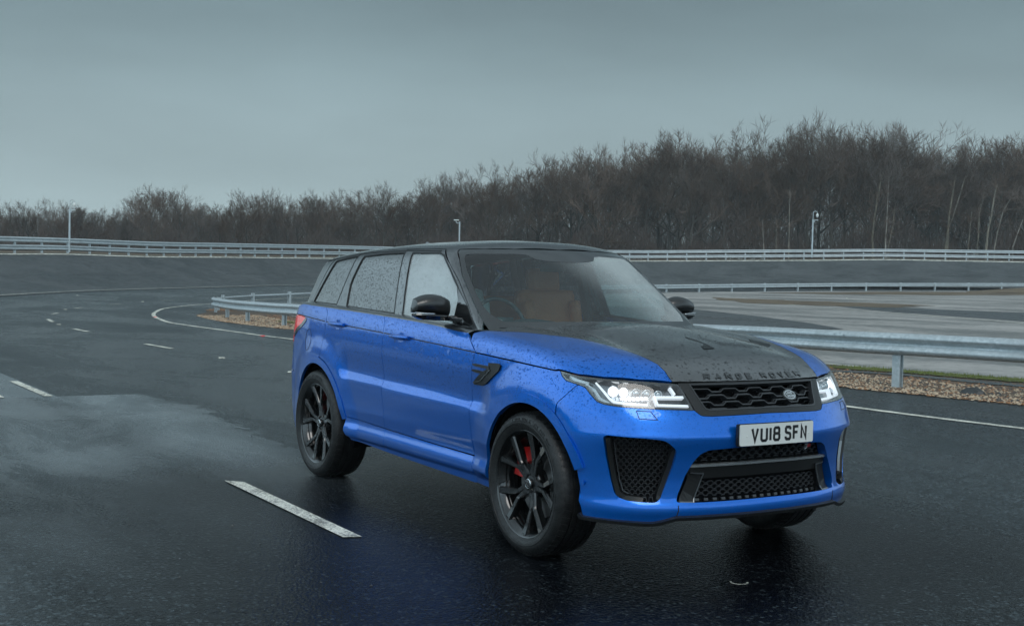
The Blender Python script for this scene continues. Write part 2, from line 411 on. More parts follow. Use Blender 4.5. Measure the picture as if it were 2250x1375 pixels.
# stroke lettering: each glyph in a 1 x 1.6 cell
GL={'A':[[(0,0),(.5,1.6),(1,0)],[(.2,.55),(.8,.55)]],'B':[[(0,0),(0,1.6),(.8,1.6),(.95,1.45),(.95,.95),(.8,.82),(0,.82)],[(.8,.82),(1,.65),(1,.18),(.82,0),(0,0)]],
'D':[[(0,0),(0,1.6),(.75,1.6),(1,1.3),(1,.3),(.75,0),(0,0)]],
'E':[[(1,1.6),(0,1.6),(0,0),(1,0)],[(0,.82),(.85,.82)]],'F':[[(1,1.6),(0,1.6),(0,0)],[(0,.85),(.85,.85)]],
'G':[[(1,1.25),(1,1.42),(.82,1.6),(.18,1.6),(0,1.42),(0,.18),(.18,0),(.82,0),(1,.18),(1,.75),(.55,.75)]],
'L':[[(0,1.6),(0,0),(1,0)]],'N':[[(0,0),(0,1.6),(1,0),(1,1.6)]],'O':[[(.2,0),(0,.2),(0,1.4),(.2,1.6),(.8,1.6),(1,1.4),(1,.2),(.8,0),(.2,0)]],
'R':[[(0,0),(0,1.6),(.8,1.6),(1,1.42),(1,.95),(.8,.78),(0,.78)],[(.55,.78),(1,0)]],
'S':[[(1,1.25),(1,1.42),(.82,1.6),(.18,1.6),(0,1.42),(0,1.02),(.14,.88),(.86,.74),(1,.6),(1,.18),(.82,0),(.18,0),(0,.18),(0,.36)]],
'U':[[(0,1.6),(0,.2),(.2,0),(.8,0),(1,.2),(1,1.6)]],'V':[[(0,1.6),(.5,0),(1,1.6)]],
'1':[[(.5,0),(.5,1.6)]],'8':[[(.2,.84),(.04,1),(.04,1.42),(.2,1.6),(.8,1.6),(.96,1.42),(.96,1),(.8,.84),(.2,.84),(0,.66),(0,.2),(.2,0),(.8,0),(1,.2),(1,.66),(.8,.84)]]}
def stroke_solid(mb, pts, w, f, o0, o1):
    """strokes of width w; f maps sheet point + depth to space"""
    P=[np.array(p,float) for p in pts]; m=len(P); cl=np.allclose(P[0],P[-1])
    if cl: P=P[:-1]; m-=1
    L=[];R=[]
    for i in range(m):
        a=P[i-1] if (i or cl) else P[i]; b=P[(i+1)%m] if (i<m-1 or cl) else P[i]
        t1=(P[i]-a); t2=(b-P[i]); n1=np.linalg.norm(t1); n2=np.linalg.norm(t2)
        t1=t1/n1 if n1>1e-9 else t2/n2; t2=t2/n2 if n2>1e-9 else t1
        t=t1+t2; t/=np.linalg.norm(t)+1e-9; n=np.array([-t[1],t[0]]); c=max(n@np.array([-t1[1],t1[0]]),.45)
        L.append(P[i]+n*w/2/c); R.append(P[i]-n*w/2/c)
    V=[f(p,o0) for p in L]+[f(p,o1) for p in L]+[f(p,o1) for p in R]+[f(p,o0) for p in R]; F=[]
    for i in range(m if cl else m-1):
        j=(i+1)%m
        for k in range(3): F.append((k*m+i,k*m+j,(k+1)*m+j,(k+1)*m+i))
    if not cl: F += [(0,m,2*m,3*m),(m-1,2*m-1,3*m-1,4*m-1)]
    mb.add(V,F)
def word(mb, s, x0, z0, cw, h, adv, w, f, o0, o1, space=.6):
    """letters side by side: cw letter width, h height, adv pitch, w stroke width"""
    x=x0
    for ch in s:
        if ch==' ': x+=adv*space; continue
        if ch=='1':
            for st in GL[ch]: stroke_solid(mb,[(x+w/2,z0+w/2+b/1.6*(h-w)) for a,b in st],w,f,o0,o1)
            x+=w+(adv-cw); continue
        for st in GL[ch]: stroke_solid(mb,[(x+(a*(cw-w)+w/2),z0+w/2+b/1.6*(h-w)) for a,b in st],w,f,o0,o1)
        x+=adv
# ---------------------------------------------------------------- materials
def newmat(name):
    m=bpy.data.materials.new(name); m.use_nodes=True; nt=m.node_tree
    return m, nt, nt.nodes['Principled BSDF']
def N(nt, t, **kw):
    n=nt.nodes.new(t)
    for k,v in kw.items():
        if k in n.inputs.keys(): n.inputs[k].default_value=v
        else: setattr(n,k,v)
    return n
def setp(b, **kw):
    for k,v in kw.items():
        k=k.replace('_',' ')
        b.inputs[k].default_value = (*v,1) if isinstance(v,tuple) and len(v)==3 else v
def mixc(nt, fac, a, b, mode='MIX'):
    n=nt.nodes.new('ShaderNodeMix'); n.data_type='RGBA'; n.blend_type=mode
    for sock,v in ((n.inputs['Factor'],fac),(n.inputs[6],a),(n.inputs[7],b)):
        if hasattr(v,'is_output'): nt.links.new(v,sock)
        elif isinstance(v,tuple): sock.default_value=(*v,1)
        else: sock.default_value=v
    return n.outputs[2]
def mth(nt, op, a, b=0.0, c=None, clamp=False):
    n=nt.nodes.new('ShaderNodeMath'); n.operation=op; n.use_clamp=clamp
    for s,v in zip(n.inputs,(a,b,c)):
        if v is None: continue
        if hasattr(v,'is_output'): nt.links.new(v,s)
        else: s.default_value=v
    return n.outputs[0]
def rng(nt, v, a, b, c=0.0, d=1.0, smooth=True):
    n=nt.nodes.new('ShaderNodeMapRange'); n.interpolation_type='SMOOTHSTEP' if smooth else 'LINEAR'
    nt.links.new(v,n.inputs[0])
    for i,x in enumerate((a,b,c,d)): n.inputs[i+1].default_value=x
    return n.outputs[0]
def noise(nt, co, scale, detail=3, rough=.55, dist=0.0):
    n=N(nt,'ShaderNodeTexNoise'); n.inputs['Scale'].default_value=scale; n.inputs['Detail'].default_value=detail
    n.inputs['Roughness'].default_value=rough; n.inputs['Distortion'].default_value=dist; nt.links.new(co,n.inputs['Vector']); return n.outputs['Fac']
def coords(nt, scale=None):
    tc=nt.nodes.new('ShaderNodeTexCoord'); o=tc.outputs['Object']
    if scale:
        mp=nt.nodes.new('ShaderNodeMapping'); mp.inputs['Scale'].default_value=scale; nt.links.new(o,mp.inputs['Vector']); o=mp.outputs['Vector']
    return o
def beads(nt, b, size=.010, amount=.5, height=.0016, coat=True, both=True):
    """raindrops standing on the surface, as relief, in two sizes"""
    co=coords(nt); hs=None
    for sz,am in ((size,amount),(size*.45,amount*.8)):
        v=N(nt,'ShaderNodeTexVoronoi'); v.inputs['Scale'].default_value=1/sz; v.inputs['Randomness'].default_value=1
        w=noise(nt,co,.35/sz,2); 
        mv=nt.nodes.new('ShaderNodeVectorMath'); mv.operation='ADD'; nt.links.new(co,mv.inputs[0])
        cb=nt.nodes.new('ShaderNodeCombineXYZ'); nt.links.new(mth(nt,'MULTIPLY',w,sz*1.2),cb.inputs[0]); nt.links.new(cb.outputs[0],mv.inputs[1])
        nt.links.new(mv.outputs[0],v.inputs['Vector'])
        sep=nt.nodes.new('ShaderNodeSeparateColor'); nt.links.new(v.outputs['Color'],sep.inputs[0])
        rad=mth(nt,'MULTIPLY',mth(nt,'MAXIMUM',mth(nt,'SUBTRACT',sep.outputs[0],1-am),0.0),.62/am)
        h=mth(nt,'MAXIMUM',mth(nt,'SUBTRACT',rad,v.outputs['Distance']),0.0)
        h=mth(nt,'MULTIPLY',mth(nt,'SQRT',mth(nt,'MULTIPLY',h,1.0)),sz/size)
        hs=h if hs is None else mth(nt,'MAXIMUM',hs,h)
    bp=N(nt,'ShaderNodeBump'); bp.inputs['Strength'].default_value=1.0; bp.inputs['Distance'].default_value=height
    nt.links.new(hs,bp.inputs['Height'])
    if coat: nt.links.new(bp.outputs[0],b.inputs['Coat Normal'])
    if both: nt.links.new(bp.outputs[0],b.inputs['Normal'])
    dm=rng(nt,hs,.02,.16,0,1)
    return dm
def wetten(nt, b, dm, base, k=.55, coat=.85):
    # a standing drop turns the sky's mirror image away from the eye
    if base is not None:
        c=mixc(nt,mth(nt,'MULTIPLY',dm,k),base,(.0,.0,.0)); nt.links.new(c,b.inputs['Base Color'])
    nt.links.new(rng(nt,dm,0,1,b.inputs['Coat Weight'].default_value,b.inputs['Coat Weight'].default_value*(1-coat),False),b.inputs['Coat Weight'])
M={}
def mat_paint():
    m,nt,b=newmat('blue_paint'); setp(b,Base_Color=(.0015,.10,.52),Metallic=.6,Roughness=.30,Coat_Weight=1.0,Coat_Roughness=.02,Coat_IOR=1.47,Specular_IOR_Level=.12)
    co=coords(nt); f=noise(nt,co,900,1)
    bc=mixc(nt,rng(nt,f,.3,.7),(.0,.105,.48),(.0,.150,.66))
    d=noise(nt,coords(nt),3.0,5)
    nt.links.new(rng(nt,d,.45,.8,.008,.035),b.inputs['Coat Roughness'])
    sx=nt.nodes.new('ShaderNodeSeparateXYZ'); nt.links.new(coords(nt),sx.inputs[0])
    dm=beads(nt,b,.0125,.46,.0026,True,False); hz=rng(nt,sx.outputs[2],.80,1.10,.0,1.); nt.links.new(mth(nt,'ADD',mth(nt,'MULTIPLY',hz,.95),.03),b.inputs['Coat Normal'].links[0].from_node.inputs['Strength']); dm=mth(nt,'MULTIPLY',dm,rng(nt,sx.outputs[2],.60,1.05,.10,.9)); wetten(nt,b,dm,bc,.50,.85); return m
M['paint']=mat_paint()
def simple(name, col, rough=.5, metal=0., coat=0., bead=0., beadsize=.011, spec=.5, em=None, emv=0., cior=1.5):
    m,nt,b=newmat(name); setp(b,Base_Color=col,Roughness=rough,Metallic=metal,Coat_Weight=coat,Specular_IOR_Level=spec)
    if coat: b.inputs['Coat Roughness'].default_value=.03; b.inputs['Coat IOR'].default_value=cior
    if em: b.inputs['Emission Color'].default_value=(*em,1); b.inputs['Emission Strength'].default_value=emv
    if bead:
        dm=beads(nt,b,beadsize,bead,.0026,bool(coat),not coat)
        if coat: wetten(nt,b,dm,None,0,.9)
    return m
def mat_carbon():
    m,nt,b=newmat('carbon_fibre'); setp(b,Base_Color=(.018,.019,.021),Roughness=.36,Coat_Weight=1.0,Coat_Roughness=.12,Coat_IOR=2.1)
    co=coords(nt)
    w1=N(nt,'ShaderNodeTexChecker'); w1.inputs['Scale'].default_value=230; nt.links.new(co,w1.inputs['Vector'])
    bc=mixc(nt,w1.outputs['Fac'],(.008,.0085,.0095),(.020,.021,.023))
    dm=beads(nt,b,.016,.30,.0030,True,False); wetten(nt,b,dm,bc,.85,.7); return m
M['carbon']=mat_carbon()
M['gloss_black']=simple('gloss_black_paint',(.008,.009,.011),.30,0,1.0,.45,.012,cior=1.95)
M['gloss_trim']=simple('gloss_black_trim',(.008,.009,.010),.12,0,1.0)
M['satin_black']=simple('satin_black_plastic',(.009,.010,.011),.42,0,0,.20,.010,spec=.4)
M['mirror_black']=simple('gloss_black_cap',(.006,.0065,.007),.35,0,.6,.25,.009,cior=1.45)
M['intake_black']=simple('intake_black_plastic',(.007,.0075,.008),.38,spec=.35)
M['mesh_black']=simple('black_grille_plastic',(.022,.024,.027),.34)
M['wheel_black']=simple('black_wheel_paint',(.010,.011,.012),.20,.6,1.0)
M['void']=simple('black_cavity',(.004,.004,.005),.9,spec=.1)
M['rubber_seal']=simple('window_rubber',(.006,.006,.007),.6)
M['chrome']=simple('chrome',(.75,.77,.79),.12,1.0)
M['dark_chrome']=simple('dark_chrome',(.16,.17,.18),.22,.9)
M['silver_plastic']=simple('silver_reflector',(.45,.48,.50),.25,.8)
M['drl']=simple('white_light_guide',(.8,.82,.85),.4,em=(.86,.93,1.0),emv=.38)
M['lamp_on']=simple('lit_projector',(.9,.9,.9),.3,em=(.92,.97,1.0),emv=2.2)
M['lamp_dim']=simple('lit_reflector',(.8,.8,.85),.2,.6,em=(.8,.9,1.0),emv=.10)
M['plate_white']=simple('plate_reflective_white',(.62,.64,.62),.35,coat=.5,bead=.08)
M['plate_black']=simple('plate_lettering',(.006,.006,.008),.4)
M['red_paint']=simple('red_caliper_paint',(.50,.010,.008),.3,0,.8)
M['disc']=simple('brake_disc_steel',(.30,.30,.30),.35,.9)
M['badge_green']=simple('badge_dark_enamel',(.03,.035,.032),.25,0,1)
M['badge_silver']=simple('badge_silver',(.62,.64,.66),.25,.8)
M['badge_red']=simple('badge_red',(.45,.02,.02),.3)
M['red_lens']=simple('tail_lamp_red_lens',(.42,.008,.010),.12,0,1.0,.3,.010,em=(1,.05,.04),emv=.30)
M['leather_orange']=simple('tan_leather',(.62,.150,.040),.5)
M['leather_light']=simple('pale_leather',(.42,.42,.40),.5)
M['dash']=simple('dashboard_plastic',(.020,.028,.030),.5)
M['roof_lining']=simple('roof_lining',(.10,.11,.11),.9)
def mat_tyre():
    m,nt,b=newmat('tyre_rubber'); setp(b,Base_Color=(.010,.010,.011),Roughness=.6,Specular_IOR_Level=.45)
    co=coords(nt); n=noise(nt,co,25,4); n2=noise(nt,co,140,2)
    nt.links.new(mixc(nt,rng(nt,n,.4,.65),(.004,.0045,.005),(.013,.0135,.014)),b.inputs['Base Color'])
    nt.links.new(rng(nt,n2,.35,.65,.35,.7),b.inputs['Roughness'])
    bp=N(nt,'ShaderNodeBump'); bp.inputs['Distance'].default_value=.0008; nt.links.new(n2,bp.inputs['Height']); nt.links.new(bp.outputs[0],b.inputs['Normal'])
    return m
M['tyre']=mat_tyre()
def mat_glass(name, tint, refl_rough=.01, bead=.0, beadsize=.01, gain=1.0, fog=0., base=.0, wipe=-9.):
    """thin window glass: tinted see-through + mirror reflection, with rain on it"""
    m=bpy.data.materials.new(name); m.use_nodes=True; nt=m.node_tree; nt.nodes.clear()
    out=nt.nodes.new('ShaderNodeOutputMaterial'); tr=nt.nodes.new('ShaderNodeBsdfTransparent'); gl=nt.nodes.new('ShaderNodeBsdfGlossy')
    gl.inputs['Roughness'].default_value=refl_rough; tr.inputs['Color'].default_value=(*tint,1)
    lw=nt.nodes.new('ShaderNodeLayerWeight'); lw.inputs['Blend'].default_value=.5; frs=mth(nt,'ADD',.055,mth(nt,'MULTIPLY',mth(nt,'POWER',lw.outputs['Facing'],5.0),.94))
    mx=nt.nodes.new('ShaderNodeMixShader'); fac=mth(nt,'MULTIPLY',frs,gain,clamp=True)
    nt.links.new(fac,mx.inputs[0]); nt.links.new(tr.outputs[0],mx.inputs[1]); nt.links.new(gl.outputs[0],mx.inputs[2])
    last=mx.outputs[0]
    class B: pass
    if bead:
        d=nt.nodes.new('ShaderNodeBsdfPrincipled'); hs=beads(nt,d,beadsize,bead,.0016,False,True)
        nm=d.inputs['Normal'].links[0].from_socket
        nt.links.new(nm,gl.inputs['Normal']); nt.nodes.remove(d)
        gc=nt.nodes.new('ShaderNodeCombineColor')
        for q in range(3): nt.links.new(rng(nt,hs,0,1,1.,.25,False),gc.inputs[q])
        nt.links.new(gc.outputs[0],gl.inputs['Color'])
        df=nt.nodes.new('ShaderNodeBsdfDiffuse'); df.inputs['Color'].default_value=(.78,.84,.84,1); nt.links.new(nm,df.inputs['Normal'])
        m2=nt.nodes.new('ShaderNodeMixShader'); film=noise(nt,coords(nt),2.2,4); sx=nt.nodes.new('ShaderNodeSeparateXYZ'); nt.links.new(coords(nt),sx.inputs[0]); unw=rng(nt,mth(nt,'ADD',sx.outputs[1],mth(nt,'MULTIPLY',mth(nt,'SUBTRACT',sx.outputs[2],1.45),.9)),wipe-.30,wipe+.35)
        k=mth(nt,'ADD',mth(nt,'MULTIPLY',hs,base or .12),mth(nt,'MULTIPLY',mth(nt,'MULTIPLY',rng(nt,film,.25,.6,.6,1.),fog),unw),clamp=True)
        nt.links.new(k,m2.inputs[0]); nt.links.new(last,m2.inputs[1]); nt.links.new(df.outputs[0],m2.inputs[2]); last=m2.outputs[0]
    nt.links.new(last,out.inputs[0]); return m
M['screen_glass']=mat_glass('windscreen_glass',(.50,.74,.76),.01,.30,.012,1.3,.36,.08,.26)
M['door_glass']=mat_glass('clear_door_glass',(.70,.76,.76),.03,.40,.010,2.2,.36,.10)
M['privacy']=mat_glass('dark_privacy_glass',(.05,.055,.06),.02,.50,.010,2.1,.04,.06)
M['lens']=mat_glass('clear_lamp_lens',(.92,.94,.95),.01,0,.010,1.2,.0)
M['lens_plain']=mat_glass('clear_inner_lens',(.9,.92,.93),.02)
# ---------------------------------------------------------------- the car
car=tag(empty('car',(0,0,0)),'bright blue wet SUV with black roof and carbon bonnet centre, headlights lit, on the road','car')
B,HS=g_body,g_house
def nose2side(q): return conv(q,'nose',B,'side')
def side2nose(q): return conv(q,'side',B,'nose')
def arcpts(cx,cz,r,a0,a1,n=24):
    return [(cx+r*math.cos(math.radians(a0+(a1-a0)*i/n)),cz+r*math.sin(math.radians(a0+(a1-a0)*i/n))) for i in range(n+1)]
FA=(1.4825,.40); RA=(-1.45,.40); AR=.452
shut=lambda x: float(SHUT(x))
belt=lambda x: float(BELT(x))
# headlight outline in nose sheet
HL_bot=[(.457,.872),(.62,.8765),(.7314,.880),(.8303,.8855),(.8994,.8935),(.9362,.9059),(.9696,.9371),(1.005,.9725),(1.0473,.9833),(1.1266,.9990),(1.150,1.014),(1.176,1.046)]
HL_top=[(1.176,1.046),(1.056,1.0305),(.917,1.0235),(.739,1.016),(.565,1.006),(.525,1.001)]
HL=HL_bot+HL_top[1:]
# bonnet: wraps from shut line to shut line
def frontcurve(n=14):
    q=[(-.56+1.12*i/n,1.0105) for i in range(n+1)]
    return q
hf=[(1.19,1.0535),(1.056,1.0365),(.917,1.0295),(.739,1.022),(.565,1.012)]
bl_nose=conv(hf,'nose',B,'hood')                       # rear to front along the lamp, right flank
mid_nose=conv([(.565*(1-2*i/12),1.012) for i in range(13)],'nose',B,'hood')
sideline=conv([(x,shut(x)+.002) for x in (.875,1.0,1.15,1.3,1.45,1.6,1.70)],'side',B,'hood')
rear=[(.875,sideline[0][1]),(.80,1.22),(.735,1.145),(.80,1.10),(.875,1.03)]
carb=[(.925,1.118),(1.01,1.100),(1.10,1.078),(1.20,1.066),(1.30,1.056),(1.486,1.028),(1.62,1.020),(1.7534,1.019),(1.8851,1.026),(1.9882,1.043),(2.0608,1.066),(2.1165,1.110),(bl_nose[-1][0],bl_nose[-1][1])]
wing_out=[rear[0]]+sideline[1:]+bl_nose+carb[::-1][1:]+[(.845,1.135),(.78,1.165),(.80,1.22)]
def hood_disp(q,p):
    # two shallow heat outlets pressed into the carbon centre
    x=p[:,0]; a=np.abs(p[:,1]); d=np.zeros(len(x))
    u=(x-1.80)/.20; v=(a-.27-.35*(1.80-x))/.10
    w=sstep(.02,.10,a)*(1-sstep(.40,.50,a)); fl=1.93-.5*np.abs(a-.26)**1.5
    d+= .012*w*sstep(1.2,1.75,x)*(1-sstep(-.05,.02,x-fl))
    return d
o=panel('bonnet_wing',wing_out,'hood',B,M['paint'],car,step=.04,gap=.0012,rim=.02,both=True,r=.004)
cen=[(.93,y) for y in ()]+carb+[(x,-p) for x,p in carb[::-1]]
cen=carb+mid_nose[1:-1]+[(x,-p) for x,p in carb[::-1]]+[(.955,-.7),(.93,-.4),(.925,0),(.93,.4),(.955,.7)]
bon=panel('bonnet_centre',cen,'hood',B,M['carbon'],car,step=.03,gap=.0012,rim=.02,disp=hood_disp,r=.003)[0]
tag(bon,'bare carbon fibre bonnet centre')
# outlets
for q in ([(1.649,-.012),(1.74,-.004),(1.945,-.045),(1.955,-.125),(1.93,-.115),(1.78,-.068)],[(1.57,.55),(1.75,.56),(1.87,.41),(1.85,.385),(1.78,.42)]):
    mb=MB(); patch(mb,q,'top',B,.001,.003,.02); mb.build('bonnet_vent',M['intake_black'],bon)
# maker's lettering on the bonnet's leading edge, on the slope above the grille
def hoodsheet(p,o):
    # p: metres across (right to left), metres up
    y=p[0]; q,n=lift([(math.atan2(-y,2.28-AX-.2*y*y),1.022+p[1]*.62)],P_nose,B); return q[0]+n[0]*o
def onnose(p,o,zz=0.):
    q,n=lift([(-p[0],p[1])],P_nose,B); return q[0]+n[0]*o
mb=MB(); hl=lambda p,o:onnose((p[0],1.021+p[1]*.95),o)
word(mb,'RANGE',-.375,.0,.044,.030,.0765,.0085,hl,-.001,.0045)
word(mb,'ROVER',.055,.0,.044,.030,.0765,.0085,hl,-.001,.0045)
mb.build('bonnet_lettering',M['gloss_trim'],bon)
# front wings
dl=[(.868,1.088),(.852,1.03),(.832,.83),(.828,.63),(.838,.463),(.822,.322)]
hl_side=nose2side(HL_bot[::-1])   # from the rear tip forward
k=[i for i,p in enumerate(hl_side) if p[0]<1.885]
wingtop=[(x,shut(x)-.003) for x in (.868,1.0,1.15,1.3,1.45,1.6,1.70)]
wing=dl[::-1][:0]+[(.822,.302),(.838,.463),(.828,.63),(.832,.83),(.852,1.03),(.868,shut(.868)-.003)]+wingtop[1:]+[hl_side[i] for i in k]+[(1.82,.926),(1.765,.878)]+arcpts(*FA,.500,57,56.5,1)[:1]+arcpts(*FA,AR,57,188,26)+[(1.045,.302)]
panel('front_wing',wing,'side',B,M['paint'],car,step=.03,gap=.0018,both=True,rim=.02)
# side outlet of the wing: blade with two fins
V=[(1.045,1.036),(1.152,1.040),(1.180,1.030),(1.168,1.000),(1.035,.915),(.985,.900),(.885,.898),(.868,.908),(.940,.955),(.972,.972),(1.050,1.005)]
for s in (1,):
    mb=MB(); patch(mb,V,'side',B,.0,.010,.02); v1=mb.build('wing_vent',M['satin_black'],car)
    mb=MB(); 
    for a in (((.872,1.014),(1.065,1.008)),((.868,.981),(1.03,.974))): ribbon(mb,a,.016,'side',B,0,.014,taper=([0,.15,1],[.4,1,1]))
    f1=mb.build('vent_fin',M['satin_black'],v1)
    mb=MB(); ribbon(mb,[(1.05,1.005),(1.075,.995),(.965,.925),(.885,.910)],.008,'side',B,.010,.014); f2=mb.build('vent_edge',M['dark_chrome'],v1)
    v2=mir(v1); mir(f1,v2); mir(f2,v2)
# wheel arch trims
def ring(c,a0,a1,r0,r1,n=22): return arcpts(*c,r1,a0,a1,n)+arcpts(*c,r0,a1,a0,n)
fl=arcpts(*FA,.502,128,18,24)+arcpts(*FA,AR-.002,18,128,24)
panel('wheel_arch_trim',fl,'side',B,M['paint'],car,step=.02,off=.005,rim=.03,both=True,r=.003)
fl=arcpts(*RA,.502,10,100,24)+arcpts(*RA,AR-.002,100,10,24)
panel('wheel_arch_trim',fl,'side',B,M['paint'],car,step=.02,off=.005,rim=.03,both=True,r=.003)
# doors
def groove(x0,x1,n): return [[(x,shut(x)+d) for x in np.arange(x0,x1,.02)] for d in (-.012,-.006,-.002,.002,.006,.012)]
def gdisp(q,p):
    d=-.007*np.exp(-((p[:,2]-SHUT(p[:,0]))/.0045)**2)
    for hx,hz in ((-.10,1.117),(-1.118,1.152)):
        r=np.sqrt(((p[:,0]-hx)/.9)**2+(p[:,2]-hz)**2); cup=1-sstep(.018,.050,r); d=d*(1-cup)-.020*cup
    return d
def cups(hx,hz): return [[(hx+.9*r*math.cos(a),hz+r*math.sin(a)) for a in np.linspace(0,2*PI,25)[:-1]] for r in (.006,.014,.020,.026,.032,.038,.044,.050,.055)]
fd=[(.835,.468)]+[(.828,.63),(.832,.83),(.852,1.03),(.868,1.088),(.800,1.14),(.725,1.193)]+[(x,belt(x)-.004) for x in (.6,.3,0.,-.25,-.42)]+[(-.375,1.20),(-.362,1.10),(-.358,.9),(-.362,.6),(-.372,.486),(0.,.478),(.4,.472)]
fdo=panel('front_door',fd,'side',B,M['paint'],car,step=.03,gap=.0022,both=True,disp=gdisp,lines=groove(-.37,.86,40)+cups(-.10,1.117),rim=.02)
rd=[(-.372,.486),(-.362,.6),(-.358,.9),(-.362,1.10),(-.375,1.20),(-.42,belt(-.42)-.004)]+[(x,belt(x)-.004) for x in (-.7,-1.0,-1.25,-1.40)]+[(-1.335,1.222),(-1.335,1.10),(-1.352,1.0),(-1.375,.905)]+arcpts(*RA,.505,80,12,18)+[(-.965,.503),(-.7,.495)]
rdo=panel('rear_door',rd,'side',B,M['paint'],car,step=.03,gap=.0022,both=True,disp=gdisp,lines=groove(-1.35,-.36,40)+cups(-1.118,1.152),rim=.02)
for dr,x0,x1 in ((fdo,-.355,.862),(rdo,-1.33,-.365)):
    mb=MB(); ribbon(mb,[(x,shut(x)) for x in np.linspace(x0,x1,30)],.0065,'side',B,-.012,-.0005); q=mb.build('door_crease',M['rubber_seal'],dr[0]); mir(q,dr[1])
for dr,hx,hz in ((fdo,-.10,1.117),(rdo,-1.118,1.152)):
    # handle: grip standing off the skin over a dished cup
    p,n=lift([(hx,hz)],P_side,B); n0=Vector(n[0])
    mb=MB(); rings=[]
    for i in range(9):
        t=i/8; x=hx-.13+.26*t; hgt=.019*(math.sin(PI*min(1,max(0,.08+.84*t)))**.35); q,_=lift([(x,hz+.004)],P_side,B)
        out=.042*(math.sin(PI*(.06+.88*t))**.3)
        rings.append([(x,q[0][1]-out*c0,hz+.004+hgt*c1) for c0,c1 in ((.35,1),(.9,.8),(1.06,0),(.9,-.8),(.35,-1),(0,-.7),(0,.7))])
    for i in range(8):
        k=len(mb.V)
        mb.add(rings[i]+rings[i+1],[(j,(j+1)%7,7+(j+1)%7,7+j) for j in range(7)])
    mb.add(rings[0],[tuple(range(7))]); mb.add(rings[8],[tuple(range(7))])
    h=mb.build('door_handle',M['paint'],dr[0],sub=1,smooth=True); mir(h,dr[1])
# sills
sl=[(-.965,.503),(-.7,.495),(-.372,.484),(0.,.476),(.4,.470),(.835,.464),(.822,.300),(.80,.298),(-.35,.318),(-.93,.338),(-.985,.40)]
def sdisp(q,p): return -.006*(np.exp(-((p[:,0]+.37)/.004)**2))
panel('sill',sl,'side',B,M['paint'],car,step=.018,gap=.0018,both=True,rim=.03,lines=[[(-.37+d,z) for z in np.arange(.34,.49,.01)] for d in (-.008,-.004,0,.004,.008)],disp=sdisp)
# rear quarter, wraps to the tail lamp
S2R=lambda q: conv(q,'side',B,'rump')
qt=S2R([(-1.40,belt(-1.4)-.004),(-1.335,1.222),(-1.335,1.10),(-1.352,1.0),(-1.375,.905)]+arcpts(*RA,AR-.002,98,178,16)+[(-1.902,.30)])
LMP=[(1.02,1.168),(.93,1.130),(.86,1.085),(.80,1.035),(.78,.965),(.30,.965),(.30,1.168)]
tl_side=S2R([(-1.757,1.170),(-1.852,1.119),(-1.962,1.081),(-2.033,1.033)])
qz=[(1.0,.30),(.80,.30)]
a_t=tl_side[-1][0]
qt=qt+[(a_t-.02,.30),(a_t-.02,.97)]+tl_side[::-1]+[(tl_side[0][0]-.10,shut(-1.9)-.002+.004),(a_t-.05,shut(-2.05))]+[(a_t-.05,belt(-2.1)-.03)]+[(a_t+.10,belt(-2.0)-.004)]
def gd2(q,p): return -.007*np.exp(-((p[:,2]-SHUT(p[:,0]))/.0045)**2)
panel('rear_quarter',qt,'rump',B,M['paint'],car,step=.03,gap=.002,both=True,rim=.02)
tlq=[tl_side[0],tl_side[1],tl_side[2],tl_side[3],(a_t-.02,.97),(a_t-.42,.97),(a_t-.42,shut(-2.1)-.01),(tl_side[0][0]-.10,shut(-1.9)-.004)]
panel('tail_lamp',tlq,'rump',B,M['red_lens'],car,step=.03,gap=.003,both=True,off=.002)
mb=MB(); ribbon(mb,[(p[0]+.012,p[1]-.006) for p in tl_side],.030,'rump',B,.0,.004); t1=mb.build('tail_lamp_bezel',M['gloss_trim'],car); mir(t1)
mb=MB(); ribbon(mb,conv([(x,shut(x)) for x in np.linspace(-1.36,-2.02,20)],'side',B,'rump'),.007,'rump',B,-.002,.0015); q=mb.build('quarter_crease',M['rubber_seal'],car); mir(q)
fu=[(-1.655+.062*math.cos(a),1.012+.080*math.sin(a)) for a in np.linspace(0,2*PI,33)[:-1]]
mb=MB(); ribbon(mb,conv(fu,'side',B,'rump'),.004,'rump',B,-.002,.0012,closed=True); mb.build('fuel_flap',M['rubber_seal'],car)
# tail: bumper and tailgate
tb=[(1.0,.30),(a_t-.022,.30),(a_t-.022,.968),(-(a_t-.022),.968),(-(a_t-.022),.30)]
panel('rear_bumper',[(a_t-.022,.30),(a_t-.022,.74),(-(a_t-.022),.74),(-(a_t-.022),.30)],'rump',B,M['paint'],car,step=.05,gap=.002)
panel('tailgate',[(a_t-.43,.745),(a_t-.43,1.24),(-(a_t-.43),1.24),(-(a_t-.43),.745)],'rump',B,M['paint'],car,step=.05,gap=.002)
panel('tail_panel',[(a_t-.022,.745),(a_t-.022,.965),(a_t-.43,.965),(a_t-.43,.745)],'rump',B,M['paint'],car,step=.05,gap=.002,both=True)
